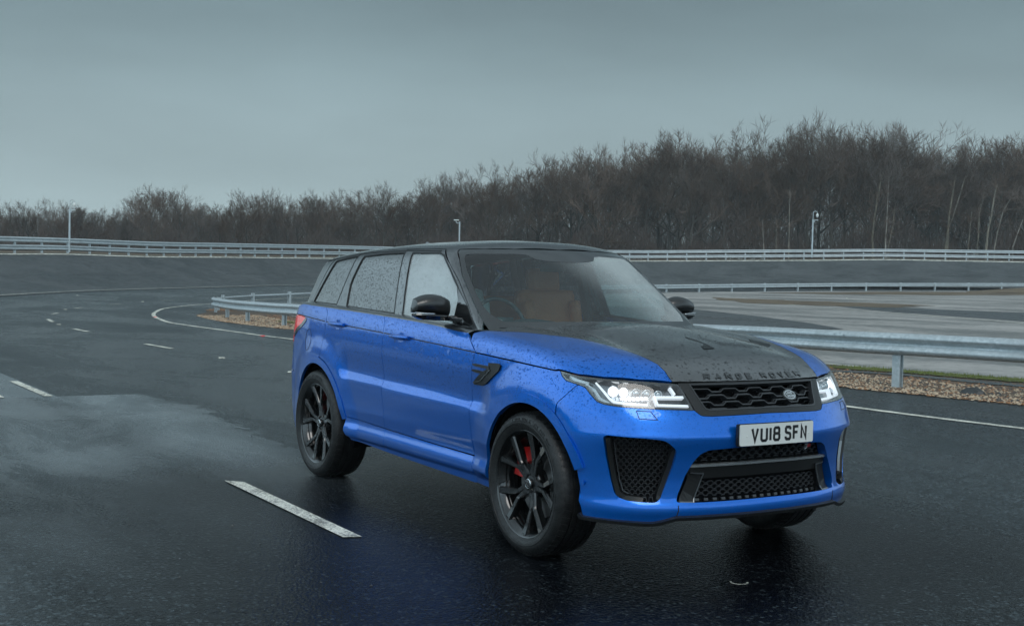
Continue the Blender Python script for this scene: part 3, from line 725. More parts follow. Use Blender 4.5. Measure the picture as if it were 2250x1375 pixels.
# front bumper
hb=[(.0,.848),(.3678,.8415),(.4221,.8445),(.450,.865)]
archf=side2nose([(1.82,.926),(1.765,.876)]+arcpts(*FA,.503,56,18,10)+[(FA[0]+AR*math.cos(math.radians(17)),.545),(1.932,.45),(1.930,.38)])
right=hb+HL_bot[0:1]+HL_bot[1:9]+archf+[(1.000,.36),(.990,.306),(.84,.302),(.6557,.298),(.6095,.307),(.547,.328),(.3,.331),(0,.332)]
bumper=right+flip(right[1:-1][::-1])
FOG=[(.888,.728),(.872,.739),(.8012,.7362),(.694,.7315),(.6181,.7235),(.590,.7107),(.5556,.6769),(.5560,.6521),(.5696,.5839),(.6006,.4848),(.6213,.4171),(.6431,.3998),(.6976,.4009),(.7733,.4067),(.8176,.4219),(.8348,.4451),(.8532,.5176),(.8748,.6274)]
INT=[(.0,.682),(.25,.676),(.385,.668),(.428,.648),(.462,.609),(.505,.535),(.540,.44),(.543,.400),(.45,.398),(0,.401)]
intake=INT+flip(INT[1:-1][::-1])
def bdisp(q,p):
    a=np.abs(q[:,0]); z=q[:,1]
    # the skin is drawn in around the mouth and swells between mouth and side vents
    d=.016*bump(a-.545,.05)*sstep(.36,.48,z)*(1-sstep(.62,.76,z))
    d+=-.010*sstep(.36,.40,z)*(1-sstep(.70,.755,z))*sstep(.88,.96,a)*(1-sstep(1.02,1.12,a))
    return d
bmp=panel('front_bumper',bumper,'nose',B,M['paint'],car,holes=[FOG,flip(FOG),intake],step=.03,gap=.0018,rim=.02,holerim=.055,disp=bdisp,r=.012)[0]
for s in (1,-1):
    mb=MB(); ribbon(mb,[(s*a,b) for a,b in ((.7416,.8674),(.676,.8659),(.642,.8248),(.7265,.8292))],.0035,'nose',B,-.002,.001,closed=True); mb.build('tow_eye_cover',M['rubber_seal'],bmp)
    mb=MB(); ribbon(mb,[(s*.5331,.398),(s*.5325,.357),(s*.540,.329)],.0045,'nose',B,-.002,.0012); mb.build('bumper_seam',M['rubber_seal'],bmp)
    q,n=lift([(s*.993,.4775)],P_nose,B); mb=MB(); mb.tube([q[0]-n[0]*.004,q[0]+n[0]*.003],.012,16); mb.build('parking_sensor',M['paint'],bmp)
# splitter
mb=MB(); sp=[(1.005,.318),(.990,.300),(.84,.296),(.6557,.291),(.6095,.300),(.547,.321),(.3,.324),(0,.325)]
sp=sp+flip(sp[:-1][::-1]); ribbon(mb,sp,.017,'nose',B,-.03,.020,step=.02); mb.build('splitter',M['satin_black'],car)
# side vents of the bumper
def waves(mb,z0,z1,dz,x0,x1,per,amp,w,proj,g,o0,o1,clip=None,double=False):
    k=0; z=z0
    while z<z1:
        ph=(k%2)*per/2; x=x0-per+ph; pts=[]
        while x<x1+per:
            for fx,sg in ((.0,-1),(.30,-1),(.42,1),(.88,1)): pts.append((x+per*fx,z+amp*sg))
            x+=per
        D=dens(pts,.012,False); run=[]
        for p in D+[(99,99)]:
            ok = p[0]<50 and (clip is None or inside(np.array([p]),clip)[0])
            if ok: run.append(p)
            else:
                if len(run)>2: ribbon(mb,run,w,proj,g,o0,o1,step=.05)
                run=[]
        k+=1; z+=dz
for s in (1,-1):
    F=[(s*a,b) for a,b in FOG]
    fv=MB(); patch(fv,fillet(F,.01),'nose',B,-.075,-.065,.03); fo=fv.build('bumper_vent',M['void'],car)
    mb=MB(); waves(mb,.40,.74,.017,-.95,.95,.032,.0042,.0036,'nose',B,-.062,-.052,clip=inset(F,.004)); mb.build('vent_mesh',M['mesh_black'],fo)
    mb=MB(); ribbon(mb,[(s*.556,.672),(s*.560,.650),(s*.574,.583),(s*.605,.484),(s*.628,.412)],.034,'nose',B,-.040,-.006,taper=([0,.15,.9,1],[.5,1,1,.7])); mb.build('vent_blade',M['satin_black'],fo)
    mb=MB(); ribbon(mb,[(s*.868,.725),(s*.855,.62),(s*.835,.51),(s*.816,.44),(s*.78,.42),(s*.70,.412)],.022,'nose',B,-.035,-.004); mb.build('vent_trim',M['intake_black'],fo)
    mb=MB(); ribbon(mb,[(s*.840,.700),(s*.832,.62),(s*.814,.51),(s*.795,.452),(s*.765,.438)],.004,'nose',B,-.034,-.020); mb.build('vent_bright_strip',M['dark_chrome'],fo)
# lower mouth
iv=MB(); patch(iv,fillet(intake,.01),'nose',B,-.10,-.09,.04); io=iv.build('lower_intake',M['void'],car)
top=[(.39,.660),(.47,.592),(-.47,.592),(-.39,.660),(0,.674)]; low=[(.47,.500),(.50,.408),(-.50,.408),(-.47,.500)]
mb=MB(); waves(mb,.595,.672,.019,-.5,.5,.060,.005,.004,'nose',B,-.060,-.050,clip=top); waves(mb,.412,.50,.016,-.5,.5,.052,.0045,.0035,'nose',B,-.050,-.040,clip=low); mb.build('intake_mesh',M['mesh_black'],io)
mb=MB(); ribbon(mb,[(.485,.548),(.25,.552),(0,.554),(-.25,.552),(-.485,.548)],.072,'nose',B,-.060,-.022); bar=mb.build('cross_bar',M['intake_black'],io)
mb=MB(); ribbon(mb,[(.478,.581),(.25,.585),(0,.587),(-.25,.585),(-.478,.581)],.012,'nose',B,-.030,-.010); mb.build('bar_edge',M['silver_plastic'],io)
for s in (1,-1):
    mb=MB(); patch(mb,[(s*a,b) for a,b in ((.527,.405),(.452,.405),(.402,.540),(.472,.546))],'nose',B,-.055,-.018,.02); br=mb.build('intake_bracket',M['intake_black'],io)
    mb=MB(); ribbon(mb,[(s*a,b) for a,b in ((.522,.405),(.452,.403),(.400,.541),(.470,.547))],.007,'nose',B,-.018,-.010); mb.build('bracket_edge',M['dark_chrome'],io)
# sport badge
mb=MB(); q=[(-.318+.013*math.cos(a),.640+.016*math.sin(a)) for a in np.linspace(.6,2*PI-.6,14)]
ribbon(mb,q,.007,'nose',B,-.050,-.040,step=.01); ribbon(mb,[(-.322,.652),(-.314,.640),(-.322,.628)],.005,'nose',B,-.045,-.038,step=.01); bd=mb.build('sport_badge',M['badge_silver'],io)
mb=MB(); stroke_solid(mb,[(.331,.646),(.335,.635),(.340,.646)],.004,lambda p,o:onnose((p[0],p[1]),o),-.046,-.038)
for st in GL['R']: stroke_solid(mb,[(.343+a*.012,.634+b/1.6*.013) for a,b in st],.004,lambda p,o:onnose((p[0],p[1]),o),-.046,-.038)
mb.build('sport_badge',M['badge_red'],io)
# grille
GO=[(.0,.848),(.3678,.8415),(.4221,.8445),(.450,.865),(.457,.872),(.478,.920),(.505,.962),(.535,1.006)]
GI=[(.0,.872),(.372,.868),(.396,.876),(.405,.888),(.440,.945),(.478,1.003)]
surr=GO+flip(GO[1:][::-1]); inn=GI+flip(GI[1:][::-1])
gs=panel('grille_surround',GO+[(.25,1.010),(0,1.010)]+flip(GO[::-1][:-1])[0:0]+[(-.25,1.010)]+flip(GO[1:][::-1]),'nose',B,M['satin_black'],car,holes=[[(a,b) for a,b in inn]],step=.03,rim=.02,holerim=.05,gap=.001,r=.008)[0]
gv=MB(); patch(gv,inn,'nose',B,-.080,-.070,.04); go=gv.build('grille',M['void'],car)
mb=MB(); cl=inset(inn,.002)
for dz_,w_,a,b in ((0,.0052,-.055,-.018),(.0085,.0035,-.055,-.034)):
    waves(mb,.8775+dz_,1.004,.0325,-.56,.56,.185,.0082,w_,'nose',B,a,b,clip=cl)
mb.build('grille_mesh',M['mesh_black'],go)
mb=MB(); ribbon(mb,[(a,b) for a,b in inset(inn,.004)],.007,'nose',B,-.03,.001,closed=True); mb.build('grille_frame',M['mesh_black'],go)
# oval badge
ob=[(-.236+.052*math.cos(a),.9365+.0265*math.sin(a)) for a in np.linspace(0,2*PI,33)[:-1]]
mb=MB(); patch(mb,ob,'nose',B,-.035,-.014,.03); bg=mb.build('oval_badge',M['badge_green'],go)
mb=MB(); ribbon(mb,[(-.236+.043*math.cos(a),.9365+.0205*math.sin(a)) for a in np.linspace(0,2*PI,33)[:-1]],.0028,'nose',B,-.016,-.011,closed=True)
fn=lambda p,o:onnose((p[0],p[1]),o)
word(mb,'LAND',.206,.9390,.0105,.0115,.0135,.0026,fn,-.016,-.011); word(mb,'ROVER',.213,.9235,.0095,.0105,.0120,.0024,fn,-.016,-.011)
mb.build('badge_lettering',M['badge_silver'],go)
# number plate
pz=.7465; px=float(front_x(np.array(0.),np.array(.72)))+.022
pl=MB(); NP=12
def plate(p,o): # slightly bowed to the bumper
    y=p[0]; return (px+.004-.10*y*y+o, y, pz+p[1])
cols=np.linspace(-.26,.26,NP+1)
pb=MB()
rr=[(-.26,-.0555),(.26,-.0555),(.26,.0555),(-.26,.0555)]; rr=dens(fillet(rr,.010),.03)
def slab(mb,poly,o0,o1,f):
    L=poly; m=len(L); ctr=np.mean(L,0)
    res=geometry.delaunay_2d_cdt([Vector(p) for p in L]+[Vector((x,y)) for x in np.arange(-.24,.25,.04) for y in (-.03,0,.03) if inside(np.array([(x,y)]),L)[0]],[(i,(i+1)%m) for i in range(m)],[],1,1e-7)
    mb.add([f(p,o1) for p in res[0]],[tuple(t) for t in res[2]])
    mb.add([f(p,o1) for p in L]+[f(p,o0) for p in L],[(i,(i+1)%m,m+(i+1)%m,m+i) for i in range(m)])
slab(pb,rr,0,.006,plate); po=pb.build('number_plate',M['plate_white'],car)
mb=MB(); slab(mb,[(a*1.02,b*1.06-.001) for a,b in rr],-.02,-.001,plate); mb.build('plate_holder',M['satin_black'],po)
mb=MB(); word(mb,'VU18',-.187,-.0395,.0515,.079,.0625,.0145,plate,.0055,.0075); word(mb,'SFN',.047,-.0395,.0475,.079,.058,.0145,plate,.0055,.0075)
mb.build('plate_lettering',M['plate_black'],po)
for y in (-.212,.226):
    mb=MB(); mb.lathe([(0,.012),(.004,.0115),(.006,.009),(.0065,.006)],16,'x',(px-.10*y*y,y,pz-.008)); mb.build('plate_screw',M['plate_white'],po,smooth=True)
# headlights
def strip(mb,s,pts,w,o0,o1,closed=False,**k): ribbon(mb,[(s*a,b) for a,b in pts],w,'nose',B,o0,o1,closed,**k)
for s in (1,-1):
    H=[(s*a,b) for a,b in HL]
    hv=MB(); patch(hv,inset(fillet(H,.006),.002),'nose',B,-.080,-.060,.03); ho=hv.build('headlight',M['dark_chrome'],car)
    panel('lamp_lens',H,'nose',B,M['lens'],ho,step=.03,gap=.003,rim=.01,r=.006)
    mb=MB(); strip(mb,s,inset(HL,.006),.010,-.05,-.003,True); mb.build('lamp_bezel',M['gloss_trim'],ho)
    # inboard housing next to the grille
    # light guide: long L and the box
    mb=MB(); strip(mb,s,[(.958,1.006),(.935,.985),(.905,.955),(.880,.930),(.855,.9135),(.80,.9085),(.69,.9045)],.012,-.045,-.018,taper=([0,.2,.5,1],[.8,1,1,.9])); strip(mb,s,[(.655,.941),(.492,.941),(.475,.921),(.478,.898),(.640,.902)],.0105,-.045,-.012,True)
    strip(mb,s,[(.575,.995),(.548,.955)],.011,-.045,-.02)
    mb.build('light_guide',M['drl'],ho)
    mb=MB(); strip(mb,s,[(1.13,1.020),(1.06,1.008),(1.0,1.0)],.018,-.045,-.030); strip(mb,s,[(1.02,.992),(.965,.963),(.93,.925),(.88,.906)],.016,-.055,-.034); mb.build('lamp_reflector',M['silver_plastic'],ho)
    # projectors
    for a,z,r,mt in ((.868,.976,.030,'lamp_on'),(.812,.974,.027,'lamp_on'),(.745,.970,.026,'lens_plain'),(.690,.968,.024,'lens_plain'),(.630,.966,.022,'lens_plain')):
        q,n=lift([(s*a,z)],P_nose,B); q=q[0]-n[0]*.055; fwd=Vector((1,0,0)); d=Vector((n[0][0],n[0][1],0)).normalized()*.6+fwd*.4; d.normalize()
        c=Vector(q)+d*.004; mb=MB(); ax=d.orthogonal().normalized(); bx=d.cross(ax); V=[];F=[]
        for i in range(6):
            ph=i/5*PI/2
            for k in range(20): V.append(c+(ax*math.cos(k*PI/10)+bx*math.sin(k*PI/10))*r*.82*math.cos(ph)+d*r*.6*math.sin(ph))
        for i in range(5):
            for k in range(20): F.append((i*20+k,i*20+(k+1)%20,(i+1)*20+(k+1)%20,(i+1)*20+k))
        mb.add(V,F); mb.build('lamp_projector',M['lamp_on'] if mt=='lamp_on' else M['silver_plastic'],ho,smooth=True)
        mb=MB(); pts=[c+(ax*math.cos(k*PI/12)+bx*math.sin(k*PI/12))*r*.95 for k in range(24)]; mb.tube(pts,.0035,6,True); mb.build('projector_ring',M['chrome'],ho,smooth=True)
    # row of small lens cells
    mb=MB()
    for i in range(9):
        a=.86-.021*i; patch(mb,[(s*(a-.008),.925+.001*i),(s*(a+.008),.925+.001*i),(s*(a+.012),.941+.001*i),(s*(a-.004),.941+.001*i)],'nose',B,-.06,-.038,.05)
    mb.build('lamp_cells',M['lamp_dim'],ho)
    mb=MB(); patch(mb,[(s*a,b) for a,b in ((.648,.934),(.500,.934),(.488,.919),(.492,.906),(.632,.908))],'nose',B,-.06,-.035,.05); mb.build('lamp_box',M['gloss_trim'],ho)
    ih=panel('lamp_surround',[(s*a,b) for a,b in ((.525,1.001),(.463,.888),(.478,.920),(.505,.962),(.535,1.004))],'nose',B,M['satin_black'],ho,step=.03,gap=0,r=.001)
# dark inner shell behind the gaps
def shell(name,outline,proj,g,off,**k):
    mb=MB(); patch(mb,outline,proj,g,off-.004,off,.06); return mb.build(name,M['void'],und)
und=empty('underbody',(0,0,0),car)
mb=MB()
ribS=[(1.80,1.02),(.85,1.06),(-1.9,1.15),(-1.9,.95),(-1.72,.86)]
ls=[(1.90,1.0),(.8,1.06),(-.5,1.21),(-1.4,1.24),(-2.0,1.2),(-2.0,.95)]+arcpts(*RA,.475,140,10,16)+[(-.95,.345),(1.05,.33)]+arcpts(*FA,.475,172,45,16)
m1=MB(); patch(m1,ls,'side',B,-.075,-.070,.05); s1=m1.build('inner_panel',M['void'],car); mir(s1)
m1=MB(); patch(m1,[(-.95,.35),(1.06,.33),(1.06,.30),(-.95,.31)],'side',B,-.5,-.0,.1)
mb=MB(); mb.box((0,0,.365),(1.9,1.80,.03)); mb.box((1.93,0,.345),(.45,1.10,.03)); mb.box((-2.05,0,.33),(.55,1.4,.03)); mb.box((1.46,0,.50),(1.1,1.06,.36)); mb.box((-1.45,0,.50),(1.1,1.06,.36)); mb.box((1.95,0,.66),(.25,1.0,.44))
bpy.data.objects.remove(und); mb.build('underbody',M['void'],car)
for c in (FA,RA):
    for s in (1,-1):
        mb=MB(); V=[];F=[]; A=np.linspace(-14,194,40) if c is FA else np.linspace(-16,196,40); rows=[]
        for a in A:
            ca,sa=math.cos(math.radians(a)),math.sin(math.radians(a)); x0=c[0]+.450*ca; z0=max(c[1]+.450*sa,.30)
            yo=min(.97,float(side_w(np.array(x0),np.array(z0)))-.022); 
            rows.append([(x0,-s*yo,z0),(c[0]+.475*ca,-s*(yo-.03),c[1]+.475*sa),(c[0]+.475*ca,-s*.52,c[1]+.475*sa),(c[0],-s*.52,c[1])])
        for i,r_ in enumerate(rows):
            V+=r_
            if i: 
                for k_ in range(3): F.append(((i-1)*4+k_,i*4+k_,i*4+k_+1,(i-1)*4+k_+1))
        mb.add(V,F); mb.build('wheel_arch_liner',M['void'],car)
# ---------------------------------------------------------------- roof, windows
TOPL=[(-1.90,1.6225),(-1.76,1.640),(-1.50,1.661),(-1.28,1.676),(-.927,1.6966),(-.54,1.704),(-.25,1.706),(0.,1.704)]
APL=[(0.,1.704),(.17,1.605),(.33,1.502),(.527,1.35),(.69,1.203)]
zb=lambda x: float(BELT(x))+.004
def frame(name,out,hole,glass,gm,parent_list,off=0.):
    fr=panel(name,out,'side',HS,M['gloss_black'],None,holes=[hole],step=.04,gap=.002,rim=.02,holerim=.008,both=True,r=.003)
    gl=panel(glass,hole,'side',HS,gm,None,step=.05,gap=.0,rim=0,off=-.006,both=True,r=.003)
    sl_=[]
    for i in (0,1):
        fr[i].parent=parent_list[i]; gl[i].parent=parent_list[i] if isinstance(parent_list[i],bpy.types.Object) and parent_list[i]!=car else car
    mb=MB(); ribbon(mb,inset(hole,-.004),.009,'side',HS,-.006,.0015,closed=True); r1=mb.build('window_seal',M['rubber_seal'],parent_list[0]); mir(r1,parent_list[1])
    return fr,gl
W3=[(-.270,1.262),(-.395,1.674),(-.02,1.674),(.060,1.655),(.20,1.565),(.345,1.462),(.405,1.38),(.405,1.224)]
F3=[(-.392,zb(-.4)),(-.526,1.700)]+[p for p in TOPL if p[0]>-.5]+APL[1:-1]+[(.70,zb(.70)-.0)]+[(x,zb(x)) for x in (.4,.1,-.2)]
frame('window_frame',F3,W3,'door_window',M['door_glass'],fdo)
W2=[(-1.217,1.287),(-1.246,1.440),(-1.240,1.470),(-1.168,1.650),(-.85,1.668),(-.560,1.676),(-.518,1.674),(-.404,1.268)]
F2=[(-1.430,zb(-1.43)),(-1.409,1.293),(-1.270,1.674)]+[p for p in TOPL if -1.27<p[0]<-.53]+[(-.530,1.700),(-.396,zb(-.4))]+[(x,zb(x)) for x in (-.6,-.9,-1.2)]
frame('window_frame',F2,W2,'door_window',M['privacy'],rdo)
W1=[(-1.935,1.297),(-1.69,1.612),(-1.50,1.634),(-1.290,1.652),(-1.420,1.292)]
F1=[(-1.99,zb(-2.0)),(-1.74,1.6415)]+[p for p in TOPL if -1.74<p[0]<-1.28]+[(-1.274,1.674),(-1.413,1.293),(-1.434,zb(-1.43))]+[(x,zb(x)) for x in (-1.6,-1.8)]
frame('quarter_window_frame',F1,W1,'quarter_window',M['privacy'],[car,car])
# roof with windscreen pillars, one skin
S2A=lambda q: conv(q,'side',HS,'arc')
SC_edge=[(-.814,1.200),(-.8105,1.255),(-.790,1.361),(-.765,1.455),(-.744,1.535),(-.700,1.632),(-.668,1.688),(-.640,1.704)]
sc_top=[(-.640,1.704),(-.50,1.7095),(-.3151,1.7135),(0,1.7155)]
SE=conv(SC_edge,'screen',HS,'arc'); ST=conv(sc_top,'screen',HS,'arc')
top_r=S2A(TOPL)
rear_x0=-2.16
half=[(rear_x0,0),(rear_x0,.45),(-2.13,.80),(-2.06,1.0)]+[(a,b) for a,b in top_r if a>-1.95]
half=[(rear_x0,0.),(rear_x0+.01,.5),(-2.10,.85),(-2.02,top_r[0][1]-.02)]+top_r
roofl=half+[(.05,S2A([(.02,1.70)])[0][1]-.0)]+[SE[-1]]+ST[1:]
roofl=half+[SE[-1]]+ST[1:]
roof=roofl+[(a,-b) for a,b in roofl[1:-1][::-1]]
rf=panel('roof',roof,'arc',HS,M['gloss_black'],car,step=.045,gap=.001,rim=.015,r=.003)[0]
pil=S2A(APL)[1:]
pill=[S2A([TOPL[-1]])[0]]+pil+[(.74,S2A([(.70,1.200)])[0][1])]+SE[1:]
panel('windscreen_pillar',pill,'arc',HS,M['gloss_black'],car,step=.03,gap=.001,rim=.015,both=True,r=.002)
for s in (1,):
    mb=MB(); ribbon(mb,[(a-.03,b-.012) for a,b in TOPL],.006,'side',HS,-.004,.0012); t=mb.build('roof_seam',M['rubber_seal'],rf); mir(t)
# windscreen: black printed border, clear middle
scr=SC_edge+sc_top[1:]+[(-a,b) for a,b in (SC_edge+sc_top[1:-1])[::-1]]+[(.6,1.2),(0,1.2),(-.6,1.2)]
GLS=[(-.700,1.262),(-.742,1.300),(-.752,1.350),(-.735,1.440),(-.700,1.560),(-.664,1.645),(-.640,1.668),(-.600,1.674),(-.33,1.681),(-.27,1.676),(-.235,1.650),(-.17,1.640),(-.05,1.634),(.05,1.634),(.17,1.640),(.235,1.650),(.27,1.676),(.33,1.681),(.600,1.674),(.640,1.668),(.664,1.645),(.700,1.560),(.735,1.440),(.752,1.350),(.742,1.300),(.700,1.262),(.35,1.268),(0,1.270),(-.35,1.268)]
ws=panel('windscreen',GLS,'screen',HS,M['screen_glass'],car,step=.05,rim=0,off=-.003,gap=0,r=.004)[0]
panel('printed_border',scr,'screen',HS,M['gloss_trim'],ws,holes=[GLS],step=.04,rim=.004,gap=.0015,off=-.002,r=.004)
mb=MB(); V=[(-.03,1.645),(.03,1.645),(.045,1.60),(-.045,1.60)]; patch(mb,V,'screen',HS,-.05,-.012,.05); mb.build('sensor_pod',M['void'],ws)
# tail above the belt: corner pillars and rear window
d0=conv([(-1.99,zb(-2.0)),(-1.87,1.465),(-1.74,1.6415)],'side',HS,'tailh')
tp=[d0[0],d0[1],d0[2],(.85,1.655),(.75,1.60),(.74,1.30),(.74,zb(-2.2))]
panel('rear_pillar',tp,'tailh',HS,M['gloss_black'],car,step=.04,gap=.001,both=True,rim=.015,r=.003)
panel('rear_window',[(-.745,1.285),(.745,1.285),(.745,1.60),(-.745,1.60)],'tailh',HS,M['privacy'],car,step=.06,rim=.01,r=.01)
# roof spoiler
mb=MB(); sp=[]
for i in range(17):
    a=-.62+1.24*i/16; x=-2.06-.17*(1-(abs(a)/.66)**3); zt=1.655-.03*(a/.62)**2
    sp.append([(-1.98+.05*abs(a),a*1.02,zt+.012),(x-.02,a,zt-.025),(x-.03,a,zt-.045),(x+.04,a,zt-.06),(-1.98,a*1.02,zt-.05)])
for i in range(16):
    mb.add(sp[i]+sp[i+1],[(j,j+1,6+j,5+j) for j in range(4)]+[(4,0,5,9)])
mb.add(sp[0],[(0,1,2,3,4)]); mb.add(sp[16],[(0,1,2,3,4)]); auto_smooth(mb.build('roof_spoiler',M['gloss_black'],car),50)
# waist strips: from the top of the doors in to the glass
def loft(name,A_,B_,m,parent,both=True):
    mb=MB(); n=len(A_); mb.add([tuple(p) for p in A_]+[tuple(p) for p in B_],[(i,i+1,n+i+1,n+i) for i in range(n-1)])
    o=mb.build(name,m,parent,smooth=True)
    if both: mir(o)
    return o
xs=list(np.linspace(-1.99,.72,60))
pb_,nb_=lift([(x,belt(x)-.006) for x in xs],P_side,B); ph_,nh_=lift([(x,belt(x)+.007) for x in xs],P_side,HS)
mid=(pb_+ph_)/2; mid[:,2]=np.maximum(pb_[:,2],ph_[:,2])+.004
mb=MB(); n=len(xs); a0=pb_-nb_*.004; rows=[a0+np.array([0,0,-.01]),a0+np.array([0,0,.004]),mid,ph_+np.array([0,-.002,.008])]
mb.add([tuple(p) for r_ in rows for p in r_],[(k*n+i,k*n+i+1,(k+1)*n+i+1,(k+1)*n+i) for k in range(3) for i in range(n-1)])
o=mb.build('waist_strip',M['gloss_black'],car,smooth=True); mir(o)
# scuttle between bonnet and windscreen
ys=np.linspace(-.80,.80,41)
hx=np.interp(np.abs(ys),[0,.4,.7,.80],[.94,.92,.86,.74])
pa,na=lift([(x,y) for x,y in zip(hx,ys)],P_top,B); pa[:,2]-=.012
pc,nc=lift([(y,1.222) for y in ys],P_screen,HS); pc[:,2]=pa[:,2]-.004; 
pd_,_=lift([(y,1.262) for y in ys],P_screen,HS); pd_[:,0]-=.01
pf=pa.copy(); pf[:,0]+=.03; pf[:,2]-=.01
mb=MB(); n=41; rows=[pf,pa,pc]; mb.add([tuple(p) for r_ in rows for p in r_],[(k*n+i,k*n+i+1,(k+1)*n+i+1,(k+1)*n+i) for k in range(2) for i in range(n-1)])
mb.build('scuttle_panel',M['gloss_trim'],car,smooth=True)
# roof aerial fin
mb=MB(); mb.add([(-1.62,.0,1.715),(-1.42,.0,1.733),(-1.52,.022,1.72),(-1.52,-.022,1.72),(-1.60,0,1.775),(-1.56,0,1.782)],[(0,2,4),(2,5,4),(2,1,5),(0,4,3),(3,4,5),(3,5,1)]); mb.build('roof_aerial',M['gloss_black'],car)
# door mirrors
def mirror():
    mb=MB(); ri=[]
    n=18
    for i in range(n+1):
        t=i/n; y=-.868-.246*t
        top=1.330+.093*(math.sin(PI*(.13+.70*t)))**.62-.018*t; bot=1.283+.012*t-.004*math.cos(PI*t)
        top=max(top,bot+.01)
        fr=.088*(max(0,math.sin(PI*(.10+.72*t))))**.55; xb=.350-.020*t
        if i==n: top=bot+.030; fr=.02
        row=[]
        for k in range(13):
            a=PI*k/12; ca=math.cos(a); sa=math.sin(a)**.75
            z=(top+bot)/2+(top-bot)/2*ca; row.append((xb+fr*sa,y,z))
        ri.append(row)
    for i in range(n): mb.add(ri[i]+ri[i+1],[(j,j+1,13+j+1,13+j) for j in range(12)])
    for i in (0,n): mb.add(ri[i],[tuple(range(13))])
    for i in range(n): mb.add([ri[i][0],ri[i][12],ri[i+1][12],ri[i+1][0]],[(0,1,2,3)])
    o=auto_smooth(mb.build('door_mirror',M['mirror_black'],fdo[0]),50)
    mb=MB(); ri=[]
    for i in range(n+1):
        t=i/n; y=-.838-.272*t; top=1.281+.012*t; bot=1.250+.010*t**2+ (.018*max(0,t-.85)/.15); fr=.090*(max(0,math.sin(PI*(.16+.66*t))))**.5; xb=.355-.018*t
        ri.append([(xb,y,top),(xb+fr*.96,y,top),(xb+fr,y,top-.006),(xb+fr*.8,y,bot),(xb,y,bot)])
    for i in range(n): mb.add(ri[i]+ri[i+1],[(j,(j+1)%5,5+(j+1)%5,5+j) for j in range(5)])
    for i in (0,n): mb.add(ri[i],[tuple(range(5))])
    b=auto_smooth(mb.build('mirror_base',M['gloss_trim'],o),40)
    mb=MB(); mb.add([(.43,-.79,1.220),(.56,-.79,1.220),(.47,-.90,1.256),(.38,-.90,1.256),(.43,-.79,1.266),(.56,-.79,1.266),(.47,-.90,1.276),(.38,-.90,1.276)],[(0,1,2,3),(4,5,6,7),(0,1,5,4),(2,3,7,6),(1,2,6,5),(0,3,7,4)]); mb.build('mirror_arm',M['gloss_trim'],o,bevel=.006)
    mb=MB(); pts=[]
    for i in range(9,19):
        t=i/n; y=-.868-.246*t; fr=.088*(max(0,math.sin(PI*(.10+.72*min(t,.97)))))**.55; pts.append((.350-.020*t+fr+.0015,y-.002,1.2875+.012*t))
    mb.tube(pts,.0045,8); mb.build('indicator_strip',M['silver_plastic'],o,smooth=True)
    mb=MB(); mb.add([(.335,-.885,1.30),(.330,-1.10,1.31),(.330,-1.08,1.39),(.335,-.90,1.40)],[(0,1,2,3)]); mb.build('mirror_glass',M['chrome'],o)
    # triangular sail behind the mirror
    mb=MB(); patch(mb,[(.41,1.225),(.41,1.385),(.352,1.462),(.52,1.345),(.645,1.235),(.60,1.222)],'side',HS,.0,.006,.03); mb.build('mirror_sail',M['gloss_trim'],fdo[0])
    return o
mo=mirror()
for ob in [mo]+[c for c in fdo[0].children if c.name.startswith('mirror_sail')]:
    m2=mir(ob,fdo[1])
    for c in ob.children: mir(c,m2)
